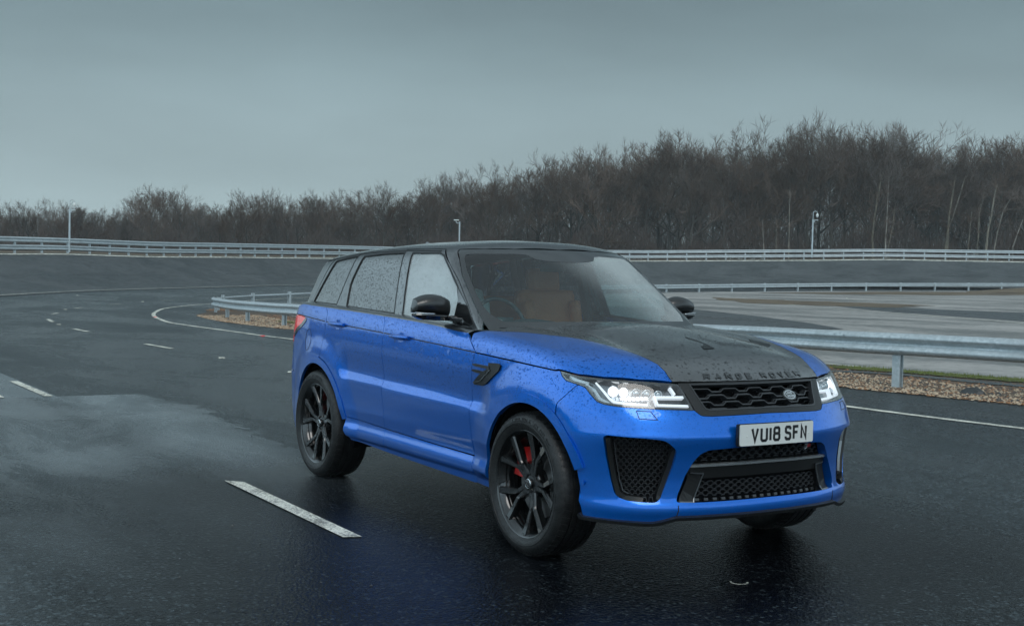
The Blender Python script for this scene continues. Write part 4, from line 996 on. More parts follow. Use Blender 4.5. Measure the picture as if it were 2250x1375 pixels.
# ---------------------------------------------------------------- wheels
def wheel():
    w=empty('wheel')
    R=.3975; W_=.142
    # outer face at -y
    prof=[]
    half=[(.2900,-.118),(.2960,-.126),(.306,-.131),(.325,-.1405),(.345,-.1435),(.362,-.1400),(.377,-.131),(.388,-.118),(.3935,-.104),(.3960,-.086)]
    tread=[]
    for g in (-.068,-.024,.024,.068):
        tread += [(.3972,g-.0055),(.3895,g-.0045),(.3895,g+.0045),(.3972,g+.0055)]
    prof=half+tread+[(a,-b) for a,b in half[::-1]]
    mb=MB(); mb.lathe(prof,144); 
    # shoulder blocks
    for k in range(60):
        a=2*PI*k/60
        for s in (-1,1):
            pts=[]
            for (r,y,da) in ((.3995,s*.073,0),(.3985,s*.098,.012),(.3905,s*.120,.02)):
                for e in (-.022,.022): pts.append((r*math.cos(a+da+e),y,r*math.sin(a+da+e)))
            inn_=[(p[0]*.98,p[1],p[2]*.98) for p in pts]
            mb.add(pts+inn_,[(0,1,3,2),(2,3,5,4),(0,2,8,6),(1,3,9,7),(2,4,10,8),(3,5,11,9),(4,5,11,10),(0,1,7,6)])
    # raised ring and marks on the sidewall
    mb.lathe([(.335,-.1425),(.337,-.1455),(.339,-.1455),(.341,-.1435)],96); 
    for k in range(26):
        a=1.1+k*.042+(.10 if k>12 else 0); r0,r1=.350,.366
        if k%5==4: continue
        y=-.1425
        V=[]
        for r in (r0,r1):
            for e in (-.010,.010): V.append((r*math.cos(a+e),y-(.003 if r==r0 else -.001),r*math.sin(a+e)))
        V+= [(v[0],v[1]+.004,v[2]) for v in V]
        mb.add(V,[(0,1,3,2),(0,1,5,4),(2,3,7,6),(0,2,6,4),(1,3,7,5)])
    ty=mb.build('tyre',M['tyre'],w); auto_smooth(ty,40)
    mb=MB(); mb.lathe([(.262,.05),(.262,-.075),(.268,-.095),(.283,-.110),(.290,-.117),(.2965,-.1235),(.2985,-.128),(.2965,-.1295),(.291,-.127),(.287,-.122)][::-1],96)
    mb.lathe([(.262,.11),(.258,.05),(.258,-.07),(.262,-.075)],96)
    rim=mb.build('rim',M['wheel_black'],w); auto_smooth(rim,45)
    # five split spokes
    mb=MB()
    for k in range(5):
        base=2*PI*k/5+.30
        for s in (-1,1):
            path=[(.052,.26*s,.030,-.086),(.095,.155*s,.024,-.088),(.132,.118*s,.021,-.092),(.150,.135*s,.022,-.096),(.215,.240*s,.026,-.104),(.286,.305*s,.034,-.117)]
            rows=[]
            for i,(r,da,w_,y) in enumerate(path):
                a=base+da; c=np.array([r*math.cos(a),y,r*math.sin(a)])
                j0=path[max(i-1,0)]; j1=path[min(i+1,len(path)-1)]
                pa_=np.array([j0[0]*math.cos(base+j0[1]),0,j0[0]*math.sin(base+j0[1])]); pb2=np.array([j1[0]*math.cos(base+j1[1]),0,j1[0]*math.sin(base+j1[1])])
                t=pb2-pa_; t/=np.linalg.norm(t); nn=np.array([-t[2],0,t[0]]); d=.045 if i<5 else .03
                rows.append([c+nn*w_*.46,c-nn*w_*.46,c-nn*w_*.66+[0,.009,0],c-nn*w_*.70+[0,d,0],c+nn*w_*.70+[0,d,0],c+nn*w_*.66+[0,.009,0]])
            for i in range(len(rows)-1):
                mb.add([tuple(p) for p in rows[i]+rows[i+1]],[(j,(j+1)%6,6+(j+1)%6,6+j) for j in range(6)])
            mb.add([tuple(p) for p in rows[-1]],[tuple(range(6))])
        # rim foot between the pair
        a=base
    mb.build('spokes',M['wheel_black'],rim)
    mb=MB(); mb.lathe([(0,-.082),(.040,-.082),(.055,-.078),(.075,-.070),(.085,-.05),(.085,.0)],60)
    for k in range(5):
        a=2*PI*k/5+.30+.63; mb.lathe([(0,-.088),(.008,-.088),(.010,-.085),(.010,-.07)],6,'y',(.056*math.cos(a),0,.056*math.sin(a)))
    auto_smooth(mb.build('hub',M['wheel_black'],rim),40)
    mb=MB(); mb.lathe([(0,-.104),(.018,-.104),(.027,-.101),(.029,-.094),(.030,-.08)],36); cp=mb.build('hub_cap',M['gloss_trim'],rim,smooth=True)
    mb=MB(); mb.lathe([(.0245,-.1040),(.0262,-.1048),(.0275,-.1025)],36); mb.build('cap_ring',M['chrome'],rim,smooth=True)
    mb=MB(); mb.lathe([(.0,-.034),(.08,-.034),(.085,-.020),(.195,-.020),(.195,.008),(.09,.008)],64); auto_smooth(mb.build('brake_disc',M['disc'],w),40)
    mb=MB(); 
    mb.lathe([(.255,.06),(.0,.06)],48); mb.build('hub_shadow_plate',M['void'],w)
    return w
w0=wheel()
def copytree(o,parent=None,rename=None):
    c=o.copy(); link(c,parent)
    for ch in o.children: copytree(ch,c)
    return c
pos=[(1.4615,-.845,0,.35),(-1.4615,-.843,0,-.1),(1.4615,.845,PI,.9),(-1.4615,.843,PI,.2)]
for i,(x,y,rz,spin) in enumerate(pos):
    o=w0 if i==0 else copytree(w0)
    o.location=(x,y,.3975); o.rotation_euler=(0,spin,rz); o.rotation_mode='XYZ'; o.parent=car
# calipers stay put on the hub carriers
for x,y,s,a in ((1.4615,-.845,1,2.6),(-1.4615,-.843,1,.5),(1.4615,.845,-1,2.6),(-1.4615,.843,-1,.5)):
    mb=MB()
    for k in range(9):
        a0=a-.45+.9*k/9; a1=a-.45+.9*(k+1)/9
        V=[(r*math.cos(t),yy,r*math.sin(t)) for t in (a0,a1) for r in (.135,.222) for yy in (-.052,.03)]
        mb.add([(v[0]+x,v[1]*s+y,v[2]+.3975) for v in V],[(0,1,3,2),(4,5,7,6),(0,1,5,4),(2,3,7,6),(0,2,6,4),(1,3,7,5)])
    mb.build('brake_caliper',M['red_paint'],car)
# ---------------------------------------------------------------- inside
def soft(name,c,d,m,parent,rot=None,bev=.04,sub=1):
    mb=MB(); mb.box(c,d,rot); o=mb.build(name,m,parent,bevel=bev); o.data.shade_smooth(); return o
def Ry(a): return Matrix.Rotation(a,3,'Y')
def seat(y,m,x=-.10):
    s=empty('seat',(0,0,0),car)
    soft('cushion',(x,y,.86),(.52,.50,.16),m,s,Ry(-.08),.05)
    soft('backrest',(x-.30,y,1.14),(.13,.48,.60),m,s,Ry(-.22),.05)
    soft('headrest',(x-.385,y,1.50),(.09,.26,.18),m,s,Ry(-.15),.035)
    for q in (-.20,.20): soft('bolster',(x-.24,y+q,1.12),(.14,.08,.48),m,s,Ry(-.22),.03)
seat(-.39,M['leather_light']); seat(.39,M['leather_orange'])
rs=soft('rear_seat',(-1.0,0,1.10),(.16,1.3,.55),M['leather_orange'],car,Ry(-.25),.05)
mb=MB(); V=[]; ny=24
for i in range(ny+1):
    y=-.74+1.48*i/ny; hood=.035*math.exp(-((y+.39)/.2)**2)
    for x,z in ((.96,1.20),(.78,1.235+.2*hood),(.60,1.245+hood),(.47,1.23+hood*.9),(.40,1.17+hood*.3),(.42,.95)): V.append((x-.30*(y*y)*.6,y,z-.01))
mb.add(V,[(i*6+j,i*6+j+1,(i+1)*6+j+1,(i+1)*6+j) for i in range(ny) for j in range(5)]); mb.build('dashboard',M['dash'],car,smooth=True)
sw=MB(); c=Vector((.22,-.39,1.215)); ax=Vector((0,1,0)); bx=Vector((-.42,0,.907)).normalized()
sw.tube([c+(ax*math.cos(k*PI/16)+bx*math.sin(k*PI/16))*.185 for k in range(32)],.014,8,True)
sw.tube([c-ax*.18,c,c+ax*.18],.018,6); sw.tube([c,c-bx*.18],.018,6); sw.box(c+Vector((.03,0,0)),(.06,.12,.10)); sw.build('steering_wheel',M['dash'],car,smooth=True)
mb=MB(); mb.box((.27,-.0,1.60),(.03,.24,.065),Ry(.15)); mb.build('rear_view_mirror',M['dash'],car,bevel=.012)
mb=MB(); mb.box((-.85,0,.62),(2.6,1.5,.06)); mb.box((-.1,0,.90),(.9,.20,.28)); mb.box((-1.75,0,1.12),(.5,1.35,.04)); mb.build('cabin_floor',M['dash'],car)
mb=MB(); V=[];F=[]
gx=np.linspace(-1.95,.16,24); gy=np.linspace(-.60,.60,14)
for x in gx:
    for y in gy: V.append((x,y,float(roof_z(np.array(x),np.array(y)))-.045))
mb.add(V,[(i*14+j,(i+1)*14+j,(i+1)*14+j+1,i*14+j+1) for i in range(23) for j in range(13)]); mb.build('roof_lining',M['roof_lining'],car,smooth=True)
for s in (1,-1):
    mb=MB(); mb.box((-.45,s*.73,1.45),(.07,.04,.50),Matrix.Rotation(s*.25,3,'X')); mb.box((-.45,s*.80,1.04),(.08,.05,.34)); mb.build('pillar_lining',M['dash'],car)
    mb=MB(); mb.box((-1.33,s*.72,1.45),(.10,.04,.46),Matrix.Rotation(s*.25,3,'X')); mb.build('rear_pillar_lining',M['dash'],car)
    mb=MB(); mb.box((-.2,s*.82,1.04),(2.4,.05,.34)); mb.build('door_lining',M['dash'],car)
E = {
 'edge': [(-45.82,13.09),(-44.39,11.83),(-42.79,10.78),(-40.01,9.23),(-36.95,8.07),(-34.81,7.36),(-32.97,6.85),(-30.62,6.34),(-27.49,5.87),(-25.32,5.83),(-22.66,5.8),(-20.26,5.75),(-18.71,5.81)],
 'edge_r': [(-3.53,6.82),(-2.71,6.86),(-1.9,6.93),(-1.2,7.02)],
 'dash0': [(-51.38,12.46),(-51.53,13.1)],
 'dash1': [(-45.99,8.77),(-46.58,9.36)],
 'dash2': [(-41.33,6.28),(-42.02,6.71)],
 'dash3': [(-35.85,4.33),(-36.7,4.7)],
 'dash4': [(-31.61,3.32),(-29.72,3.06)],
 'dash5': [(-25.3,2.64),(-23.58,2.6)],
 'dash6': [(-17.96,2.38),(-16.28,2.41)],
 'dashnear': [(-1.47,-1.64),(-1.44,-1.54),(0.62,-1.57),(0.62,-1.67)],
 'dashL1': [(-10.05,-1.52),(-10.07,-1.42),(-7.94,-1.51),(-7.97,-1.6)],
 'dashL2': [(-10.19,-2.02),(-10.17,-1.94),(-7.95,-1.98),(-7.95,-2.11)],
 'studs': [(-39.95,5.65),(-27.87,2.83),(-13.47,2.41),(-49.63,11.11),(-62.64,11.23),(-10.26,2.38)],
 'redstuds': [(-20.22,5.68),(-32.07,6.62)],
 'patchA': [(-11.52,-1.46),(-10.19,-1.48),(-8.88,-1.44),(-7.93,-1.49),(-7.92,-2.08)],
 'patchB': [(-7.92,-2.08),(-7.85,-1.5),(-7.81,-0.61),(-7.78,-0.39),(-7.26,-0.43),(-1.48,-0.42),(2.32,-2.35),(1.61,-3.72)],
 'vfront': [(-38.59,10.56),(-35.52,9.53),(-33.31,8.92),(-30.56,8.31),(-27.03,7.79),(-24.66,7.65),(-23.81,7.88)],
 'vback': [(-41.22,11.99),(-37.07,10.86),(-33.57,9.84),(-32.96,9.94),(-30.48,9.23),(-28.13,8.99),(-26.57,8.99)],
 'vfrontR': [(-5.99,9.18),(-5.32,9.32),(-4.51,9.53),(-3.89,9.58),(-3.2,9.76)],
 'vbackR': [(-8.3,11.36),(-7.65,11.67),(-7.19,12.07),(-6.42,12.31),(-5.53,12.94)],
 'darkstripR': [(-7.34,10.43),(-6.9,10.85),(-6.17,11.11),(-5.31,11.16),(-4.32,11.29)],
 'rock': [(-3.95,9.74)],
 'concR': [(-44.13,38.3),(-40.43,39.46),(-32.82,35.96),(-26.44,33.65),(-18.04,30.0)],
 'darkR': [(-33.06,29.01),(-29.83,27.72),(-25.83,25.98),(-20.83,23.47),(-17.5,21.45)],
 'darkband': [(-36.57,42.08),(-29.27,39.52),(-24.91,39.37),(-19.13,31.49),(-24.87,33.74),(-27.02,34.3)],
 'brown1': [(-50.54,44.97),(-46.33,44.91),(-41.87,44.48),(-36.76,44.72),(-33.61,44.15),(-31.71,39.61),(-34.84,38.0),(-40.68,38.53)],
 'brownmound': [(-69.01,78.7),(-78.29,94.88),(-88.39,115.23),(-93.28,132.67),(-56.73,82.8),(-57.39,74.43),(-60.94,72.75)],
 'whitecurve': [(-47.82,53.53),(-44.95,50.86),(-40.83,48.6),(-37.34,48.59),(-34.36,52.27)],
 'island': [(-46.41,60.04),(-50.21,65.65),(-51.57,69.94),(-47.49,64.01),(-44.81,59.06)],
 'rposts': [(-5.3,9.73),(-25.07,8.11),(-28.17,8.27),(-30.95,8.63),(-35.31,9.7),(-36.64,10.09)],
 'fposts': [(-39.17,11.15)],
 'fposts3': [(-71.22,58.09),(-70.54,58.92),(-68.28,61.96),(-70.39,69.33),(-71.15,76.1),(-72.16,83.83)],
 'bank_base': [(-29.51,-7.47),(-40.63,-3.47),(-51.93,1.84),(-61.46,7.12),(-75.41,15.69),(-87.3,27.11),(-100.59,40.71),(-104.23,52.56),(-108.25,66.95),(-106.75,82.66),(-102.1,92.06),(-95.92,100.13),(-89.13,107.28),(-79.91,114.56),(-63.27,124.33),(-45.2,128.79)],
 'bank_top': [(-54.36,-9.32,1.79),(-64.47,-2.85,1.84),(-78.56,4.77,1.87),(-88.37,11.73,1.91),(-91.97,17.31,2.03),(-97.31,23.88,2.01),(-106.77,35.18,2.18),(-116.79,49.39,2.37),(-121.26,61.16,2.53),(-123.63,76.32,2.74),(-120.4,92.9,3.05),(-115.11,103.34,3.37),(-109.69,112.08,3.65),(-102.7,121.45,3.98),(-92.12,130.92,3.97),(-74.42,144.28,4.09),(-54.47,151.8,3.83)],
 'rail_top': [(-55.47,-9.4,2.79),(-65.51,-2.83,2.9),(-79.56,4.87,3.03),(-89.33,11.88,3.14),(-92.91,17.5,3.2),(-98.22,24.11,3.22),(-107.65,35.47,3.44),(-117.64,49.73,3.71),(-122.07,61.55,3.86),(-124.41,76.76,4.08),(-121.14,93.42,4.36),(-115.81,103.91,4.69),(-110.36,112.7,4.98),(-103.34,122.13,5.26),(-92.72,131.66,5.33),(-74.95,145.14,5.55),(-54.92,152.78,5.4)],
 'near_rail': [(0.62,10.26,0.77),(-0.82,10.22,0.8),(-3.17,9.66,0.82),(-4.5,9.42,0.81),(-5.91,9.23,0.79),(-7.33,9.22,0.77),(-9.11,9.19,0.73),(-12.11,9.1,0.67),(-16.78,8.78,0.59),(-20.93,8.54,0.54),(-23.8,8.08,0.54),(-25.8,8.07,0.51),(-27.78,8.11,0.49),(-29.98,8.35,0.46),(-32.11,8.72,0.44),(-34.05,9.19,0.41),(-36.02,9.82,0.38),(-37.9,10.59,0.36)],
 'far_rail': [(-39.1,11.12,0.32),(-39.97,11.99,0.34),(-40.98,13.2,0.37),(-41.85,14.65,0.4),(-43.05,16.5,0.44),(-49.8,24.59,0.5),(-58.17,37.67,0.58),(-65.05,53.14,0.72),(-67.54,66.2,0.91),(-68.02,73.01,1.03),(-66.69,92.24,1.32),(-63.46,108.84,1.57),(-54.58,132.64,1.94)],
 'p1': [(-89.93,16.8,6.03),(-89.91,16.83,2.12)],
 'p2': [(-120.09,66.83,7.15),(-120.05,66.91,2.8)],
 'p3': [(-107.43,110.03,9.72),(-107.33,110.18,3.89)],
 'birch': [[(-115.97,130.42,5.59),(-116.04,130.31,7.03),(-115.94,130.46,9.41),(-115.73,130.8,12.64),(-115.53,131.13,15.02)],[(-114.85,132.22,5.9),(-114.66,132.53,7.6),(-114.55,132.71,8.96),(-114.49,132.8,10.83)],[(-110.64,139.01,5.82),(-110.49,139.25,8.63),(-110.45,139.31,10.49),(-110.21,139.7,14.23)],[(-110.49,139.25,8.63),(-110.18,139.75,10.17),(-109.86,140.26,12.38),(-109.51,140.84,14.94)],[(-108.33,142.74,5.92),(-108.26,142.84,8.21),(-108.26,142.84,10.59),(-108.04,143.2,12.97)],[(-107.67,143.8,5.95),(-107.59,143.92,8.24),(-107.37,144.29,10.63),(-107.23,144.5,13.0),(-107.08,144.75,14.36)],[(-107.06,144.78,6.23),(-106.84,145.14,8.78),(-106.53,145.64,11.17),(-106.02,146.45,12.89)],[(-105.72,146.94,6.28),(-105.44,147.4,7.99),(-105.03,148.05,10.22)],[(-115.04,131.91,6.57),(-115.0,131.98,9.28),(-114.98,132.01,13.35)],[(-122.1,120.52,5.42),(-122.13,120.48,8.3),(-122.14,120.46,12.37)],[(-123.04,119.01,5.38),(-123.07,118.96,8.26)],[(-108.99,141.67,6.15),(-108.87,141.86,9.71)],[(-123.94,117.56,5.34),(-124.06,117.36,8.22)]],
 'sky': [(-300,207.0,10.49),(0,205.0,10.89),(60,204.6,11.19),(150,204.0,11.09),(200,203.7,10.43),(270,203.2,10.16),(300,203.0,12.38),(350,202.7,13.68),(400,202.3,13.45),(430,202.1,11.46),(470,201.9,12.23),(560,201.3,13.64),(640,200.7,12.81),(705,200.3,14.32),(730,200.1,12.56),(790,199.7,15.13),(850,199.3,14.13),(900,199.0,15.26),(960,198.6,16.53),(1000,198.3,16.43),(1040,198.1,17.54),(1100,197.7,19.01),(1150,197.3,19.27),(1200,197.0,19.11),(1250,196.7,20.91),(1320,196.2,21.12),(1380,195.8,21.38),(1440,195.4,22.48),(1500,195.0,23.08),(1560,194.6,23.55),(1650,194.0,23.21),(1740,193.4,24.45),(1800,193.0,25.87),(1850,192.7,25.7),(1910,192.3,25.88),(1960,191.9,25.09),(2010,191.6,24.44),(2060,191.3,23.66),(2110,190.9,22.0),(2150,190.7,23.39),(2200,190.3,23.77),(2250,190.0,24.14),(2500,188.3,24.66)],
}
# ---------------------------------------------------------------- the place
CV=np.array(CAM); FH=np.array(_fh)[:2]; RH=np.array(_rh)[:2]
def gz(x,y):
    x=np.asarray(x,float); y=np.asarray(y,float)
    d=(x-CV[0])*FH[0]+(y-CV[1])*FH[1]; l=(x-CV[0])*RH[0]+(y-CV[1])*RH[1]
    t=np.clip((d-8)/27,0,1); return .0144*l*t*t*(3-2*t)*np.clip(1.6-np.abs(l)/400,0,1)
def dl(d,l): return CV[0]+d*FH[0]+l*RH[0], CV[1]+d*FH[1]+l*RH[1]
def struct(o): o['kind']='structure'; return o
def mat_asphalt():
    m,nt,b=newmat('wet_asphalt'); co=coords(nt)
    ag=N(nt,'ShaderNodeTexVoronoi'); ag.inputs['Scale'].default_value=62; nt.links.new(co,ag.inputs['Vector'])
    sep=nt.nodes.new('ShaderNodeSeparateColor'); nt.links.new(ag.outputs['Color'],sep.inputs[0])
    fine=noise(nt,co,38,4,.7); big=noise(nt,coords(nt,(.10,.28,1)),1.0,6,.62,.6); mid=noise(nt,coords(nt,(.40,1.1,1)),1.0,9,.74,.5)
    sx=nt.nodes.new('ShaderNodeSeparateXYZ'); nt.links.new(co,sx.inputs[0]); X,Y=sx.outputs[0],sx.outputs[1]
    # older, smoother surface on the near side of the joint
    old=mth(nt,'MULTIPLY',mth(nt,'GREATER_THAN',X,-7.90),mth(nt,'LESS_THAN',Y,mth(nt,'ADD',-.42,mth(nt,'ADD',mth(nt,'MULTIPLY',mth(nt,'SUBTRACT',mid,.5),1.4),mth(nt,'MULTIPLY',mth(nt,'SUBTRACT',noise(nt,coords(nt),3.5,5,.7),.5),.9)))))
    old=mth(nt,'MULTIPLY',old,rng(nt,X,3.2,.2))
    old2=mth(nt,'MULTIPLY',mth(nt,'LESS_THAN',X,-7.90),mth(nt,'LESS_THAN',Y,mth(nt,'ADD',-1.47,mth(nt,'MULTIPLY',fine,.02))))
    oldm=mth(nt,'MAXIMUM',old,mth(nt,'MULTIPLY',old2,.9))
    stone=rng(nt,sep.outputs[0],.50,.95)
    mot=noise(nt,coords(nt),17,3,.7)
    v2=N(nt,'ShaderNodeTexVoronoi'); v2.inputs['Scale'].default_value=34; nt.links.new(co,v2.inputs['Vector']); s2_=nt.nodes.new('ShaderNodeSeparateColor'); nt.links.new(v2.outputs['Color'],s2_.inputs[0])
    speck=mth(nt,'MULTIPLY',rng(nt,s2_.outputs[1],.25,.95),rng(nt,v2.outputs['Distance'],.50,.20))
    c=mixc(nt,mth(nt,'MULTIPLY',stone,rng(nt,mot,.38,.62)),(.001,.002,.003),(.070,.098,.114)); c=c
    gy=mth(nt,'MULTIPLY',mth(nt,'ADD',Y,1.05),1.6); band=mth(nt,'POWER',2.718,mth(nt,'MULTIPLY',mth(nt,'MULTIPLY',gy,gy),-1.0)); gy2=mth(nt,'MULTIPLY',mth(nt,'ADD',Y,2.35),1.5); b2=mth(nt,'POWER',2.718,mth(nt,'MULTIPLY',mth(nt,'MULTIPLY',gy2,gy2),-1.0))
    band=mth(nt,'MAXIMUM',mth(nt,'MULTIPLY',band,rng(nt,X,.2,-1.8)),mth(nt,'MULTIPLY',b2,rng(nt,X,1.2,-1.,0,.55)))
    pale=mth(nt,'MULTIPLY',oldm,mth(nt,'ADD',mth(nt,'MULTIPLY',band,.85),mth(nt,'MULTIPLY',mth(nt,'SUBTRACT',mid,.46),2.2),clamp=True),clamp=True); pale=mth(nt,'MAXIMUM',pale,mth(nt,'MULTIPLY',old2,.8))
    c=mixc(nt,mth(nt,'MULTIPLY',pale,rng(nt,fine,.25,.6,.35,1.)),c,(.19,.225,.240))
    c=mixc(nt,rng(nt,big,.35,.65,0,.30),c,(.027,.036,.042))
    # lane colour before damp and the car's painted shade go on
    nt.links.new(c,b.inputs['Base Color'])
    wet=rng(nt,mth(nt,'ADD',mth(nt,'MULTIPLY',big,.65),mth(nt,'MULTIPLY',mid,.35)),.30,.72)
    wet=mth(nt,'MAXIMUM',wet,mth(nt,'MULTIPLY',oldm,rng(nt,mid,.34,.66)))
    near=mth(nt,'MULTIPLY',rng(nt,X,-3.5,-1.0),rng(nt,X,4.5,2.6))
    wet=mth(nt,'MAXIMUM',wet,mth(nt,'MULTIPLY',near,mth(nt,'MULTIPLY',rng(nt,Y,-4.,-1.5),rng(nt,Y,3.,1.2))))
    car_shade=mth(nt,'MULTIPLY',near,mth(nt,'MULTIPLY',rng(nt,Y,-4.6,-2.2),rng(nt,Y,3.,1.2)))
    dk=mth(nt,'ADD',mth(nt,'MULTIPLY',mth(nt,'MULTIPLY',wet,mth(nt,'SUBTRACT',1.0,oldm)),.25),mth(nt,'MULTIPLY',car_shade,.82),clamp=True)  # damp tone, plus the car's shade painted into the road under and around it
    cc=mixc(nt,dk,c,(.002,.0025,.004)); nt.links.new(mixc(nt,mth(nt,'MULTIPLY',speck,mth(nt,'SUBTRACT',1.0,mth(nt,'MULTIPLY',car_shade,.75))),cc,(.10,.128,.142)),b.inputs['Base Color'])
    nt.links.new(rng(nt,car_shade,0,1,.26,.10,False),b.inputs['Specular IOR Level']); r=mth(nt,'ADD',rng(nt,wet,0,1,.36,.20),mth(nt,'MULTIPLY',mth(nt,'SUBTRACT',fine,.5),.25))
    nt.links.new(r,b.inputs['Roughness']); b.inputs['Specular IOR Level'].default_value=.26
    bp=N(nt,'ShaderNodeBump'); bp.inputs['Distance'].default_value=.006
    h=mth(nt,'ADD',mth(nt,'MULTIPLY',ag.outputs['Distance'],1.0),mth(nt,'ADD',mth(nt,'MULTIPLY',fine,1.0),mth(nt,'MULTIPLY',mot,.5))); nt.links.new(h,bp.inputs['Height'])
    nt.links.new(rng(nt,wet,0,1,1.0,.55),bp.inputs['Strength']); nt.links.new(bp.outputs[0],b.inputs['Normal']); return m
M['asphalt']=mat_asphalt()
def mat_ground(name,c1,c2,sc,rough=(.3,.7),bump=.004,stretch=None,spec=.5,sc2=None):
    m,nt,b=newmat(name); co=coords(nt,stretch); n=noise(nt,co,sc,6,.65,.3); n2=noise(nt,coords(nt),sc2 or sc*14,4,.7)
    nt.links.new(mixc(nt,rng(nt,mth(nt,'ADD',mth(nt,'MULTIPLY',n,.6),mth(nt,'MULTIPLY',n2,.4)),.40,.60),c1,c2),b.inputs['Base Color'])
    nt.links.new(rng(nt,n,.35,.65,*rough),b.inputs['Roughness']); b.inputs['Specular IOR Level'].default_value=spec
    bp=N(nt,'ShaderNodeBump'); bp.inputs['Distance'].default_value=bump; nt.links.new(n2,bp.inputs['Height']); nt.links.new(bp.outputs[0],b.inputs['Normal']); return m
M['bank']=mat_ground('banking_asphalt',(.030,.036,.038),(.058,.066,.069),.22,(.45,.75),.006,(1,1,.15),sc2=2.0)
M['concrete']=mat_ground('wet_concrete',(.15,.145,.137),(.36,.345,.325),.30,(.30,.55),.003,(.35,1,1))
M['dark_tarmac']=mat_ground('dark_tarmac',(.035,.038,.042),(.06,.065,.07),.4,(.22,.5),.004,(.35,1,1))
M['verge']=mat_ground('gravel_soil',(.05,.034,.022),(.12,.080,.050),3.,(.5,.8),.02,sc2=30)
M['earth']=mat_ground('brown_grass_ground',(.075,.055,.034),(.14,.105,.065),.5,(.7,.9),.03)
M['moss']=mat_ground('moss',(.040,.055,.010),(.12,.130,.025),3.,(.8,.95),.02)
M['kerb']=mat_ground('kerb_concrete',(.010,.012,.013),(.022,.025,.027),2.,(.4,.7),.003)
def mat_line():
    m,nt,b=newmat('road_paint'); co=coords(nt); f=noise(nt,co,60,5,.75); g2=noise(nt,co,3,4)
    v=mth(nt,'ADD',mth(nt,'MULTIPLY',f,.7),mth(nt,'MULTIPLY',g2,.3))
    nt.links.new(mixc(nt,rng(nt,v,.40,.56),(.09,.09,.08),(.84,.83,.72)),b.inputs['Base Color']); b.inputs['Roughness'].default_value=.45
    bp=N(nt,'ShaderNodeBump'); bp.inputs['Distance'].default_value=.003; nt.links.new(f,bp.inputs['Height']); nt.links.new(bp.outputs[0],b.inputs['Normal']); return m
M['line']=mat_line()
def mat_galv():
    m,nt,b=newmat('galvanised_steel'); co=coords(nt); v=N(nt,'ShaderNodeTexVoronoi'); v.inputs['Scale'].default_value=22; nt.links.new(co,v.inputs['Vector'])
    sep=nt.nodes.new('ShaderNodeSeparateColor'); nt.links.new(v.outputs['Color'],sep.inputs[0]); n=noise(nt,co,1.3,5)
    c=mixc(nt,sep.outputs[0],(.36,.41,.43),(.47,.52,.54)); c=mixc(nt,rng(nt,n,.4,.75,0,.5),c,(.30,.33,.34))
    nt.links.new(c,b.inputs['Base Color']); b.inputs['Metallic'].default_value=.35; nt.links.new(rng(nt,n,.3,.7,.35,.55),b.inputs['Roughness']); return m
M['galv']=mat_galv()
M['bolt']=simple('steel_bolt',(.12,.12,.12),.5,.6)
# ground, one sheet to the horizon
dd=np.concatenate([np.linspace(-70,6,10),np.linspace(8,40,33),np.linspace(44,120,20),[140,170,220,300,450,700,1100,1800,2600]])
ll=np.concatenate([[-1600,-900,-500,-300,-200],np.linspace(-150,150,61),[200,300,500,900,1600]])
V=[];F=[]
for d in dd:
    for l in ll:
        x,y=dl(d,l); V.append((x,y,float(gz(x,y))-(.0 if d<130 else min(6,(d-130)*.05))))
nl=len(ll)
F=[(i*nl+j,i*nl+j+1,(i+1)*nl+j+1,(i+1)*nl+j) for i in range(len(dd)-1) for j in range(nl-1)]
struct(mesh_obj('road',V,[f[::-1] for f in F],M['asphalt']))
def sheet(name,poly,m,lift_=.004,step=2.5,rag=0.):
    P_=dens(poly,step)
    if rag:
        rnd=random.Random(len(poly)); P_=dens(P_,rag*3); P_=[(a+rnd.uniform(-rag,rag),b+rnd.uniform(-rag,rag)) for a,b in P_]
    L=P_; A=np.array(L); lo=A.min(0); hi=A.max(0)
    g_=[(x,y) for x in np.arange(lo[0],hi[0],step) for y in np.arange(lo[1],hi[1],step)]
    g_=[p for p,k in zip(g_,inside(np.array(g_),L)) if k] if g_ else []
    res=geometry.delaunay_2d_cdt([Vector(p) for p in L+g_],[(i,(i+1)%len(L)) for i in range(len(L))],[],1,1e-6)
    V2=np.array([tuple(v) for v in res[0]]); T=[f for f in res[2]]; C_=np.array([V2[list(t)].mean(0) for t in T]); k=inside(C_,L)
    V=[(x,y,float(gz(x,y))+lift_) for x,y in V2]; F=[]
    for t,kk in zip(T,k):
        if kk:
            a,b,c=[V2[i] for i in t[:3]]; F.append(tuple(t) if (b[0]-a[0])*(c[1]-a[1])-(b[1]-a[1])*(c[0]-a[0])>0 else tuple(t)[::-1])
    return struct(mesh_obj(name,V,F,m))
def offs(pts,w):
    P_=np.array(pts,float)[:,:2]; t=np.gradient(P_,axis=0); t/=np.linalg.norm(t,axis=1)[:,None]+1e-9
    return P_+np.stack([-t[:,1],t[:,0]],1)*w
def smooth(pts,n=6):
    P_=np.array(pts,float); s=np.concatenate([[0],np.cumsum(np.linalg.norm(np.diff(P_[:,:2],axis=0),axis=1))]); fs=[pchip(s,P_[:,k]) for k in range(P_.shape[1])]
    u=np.concatenate([np.linspace(s[i],s[i+1],n,endpoint=False) for i in range(len(s)-1)]+[[s[-1]]]); return np.stack([f_(u) for f_ in fs],1)
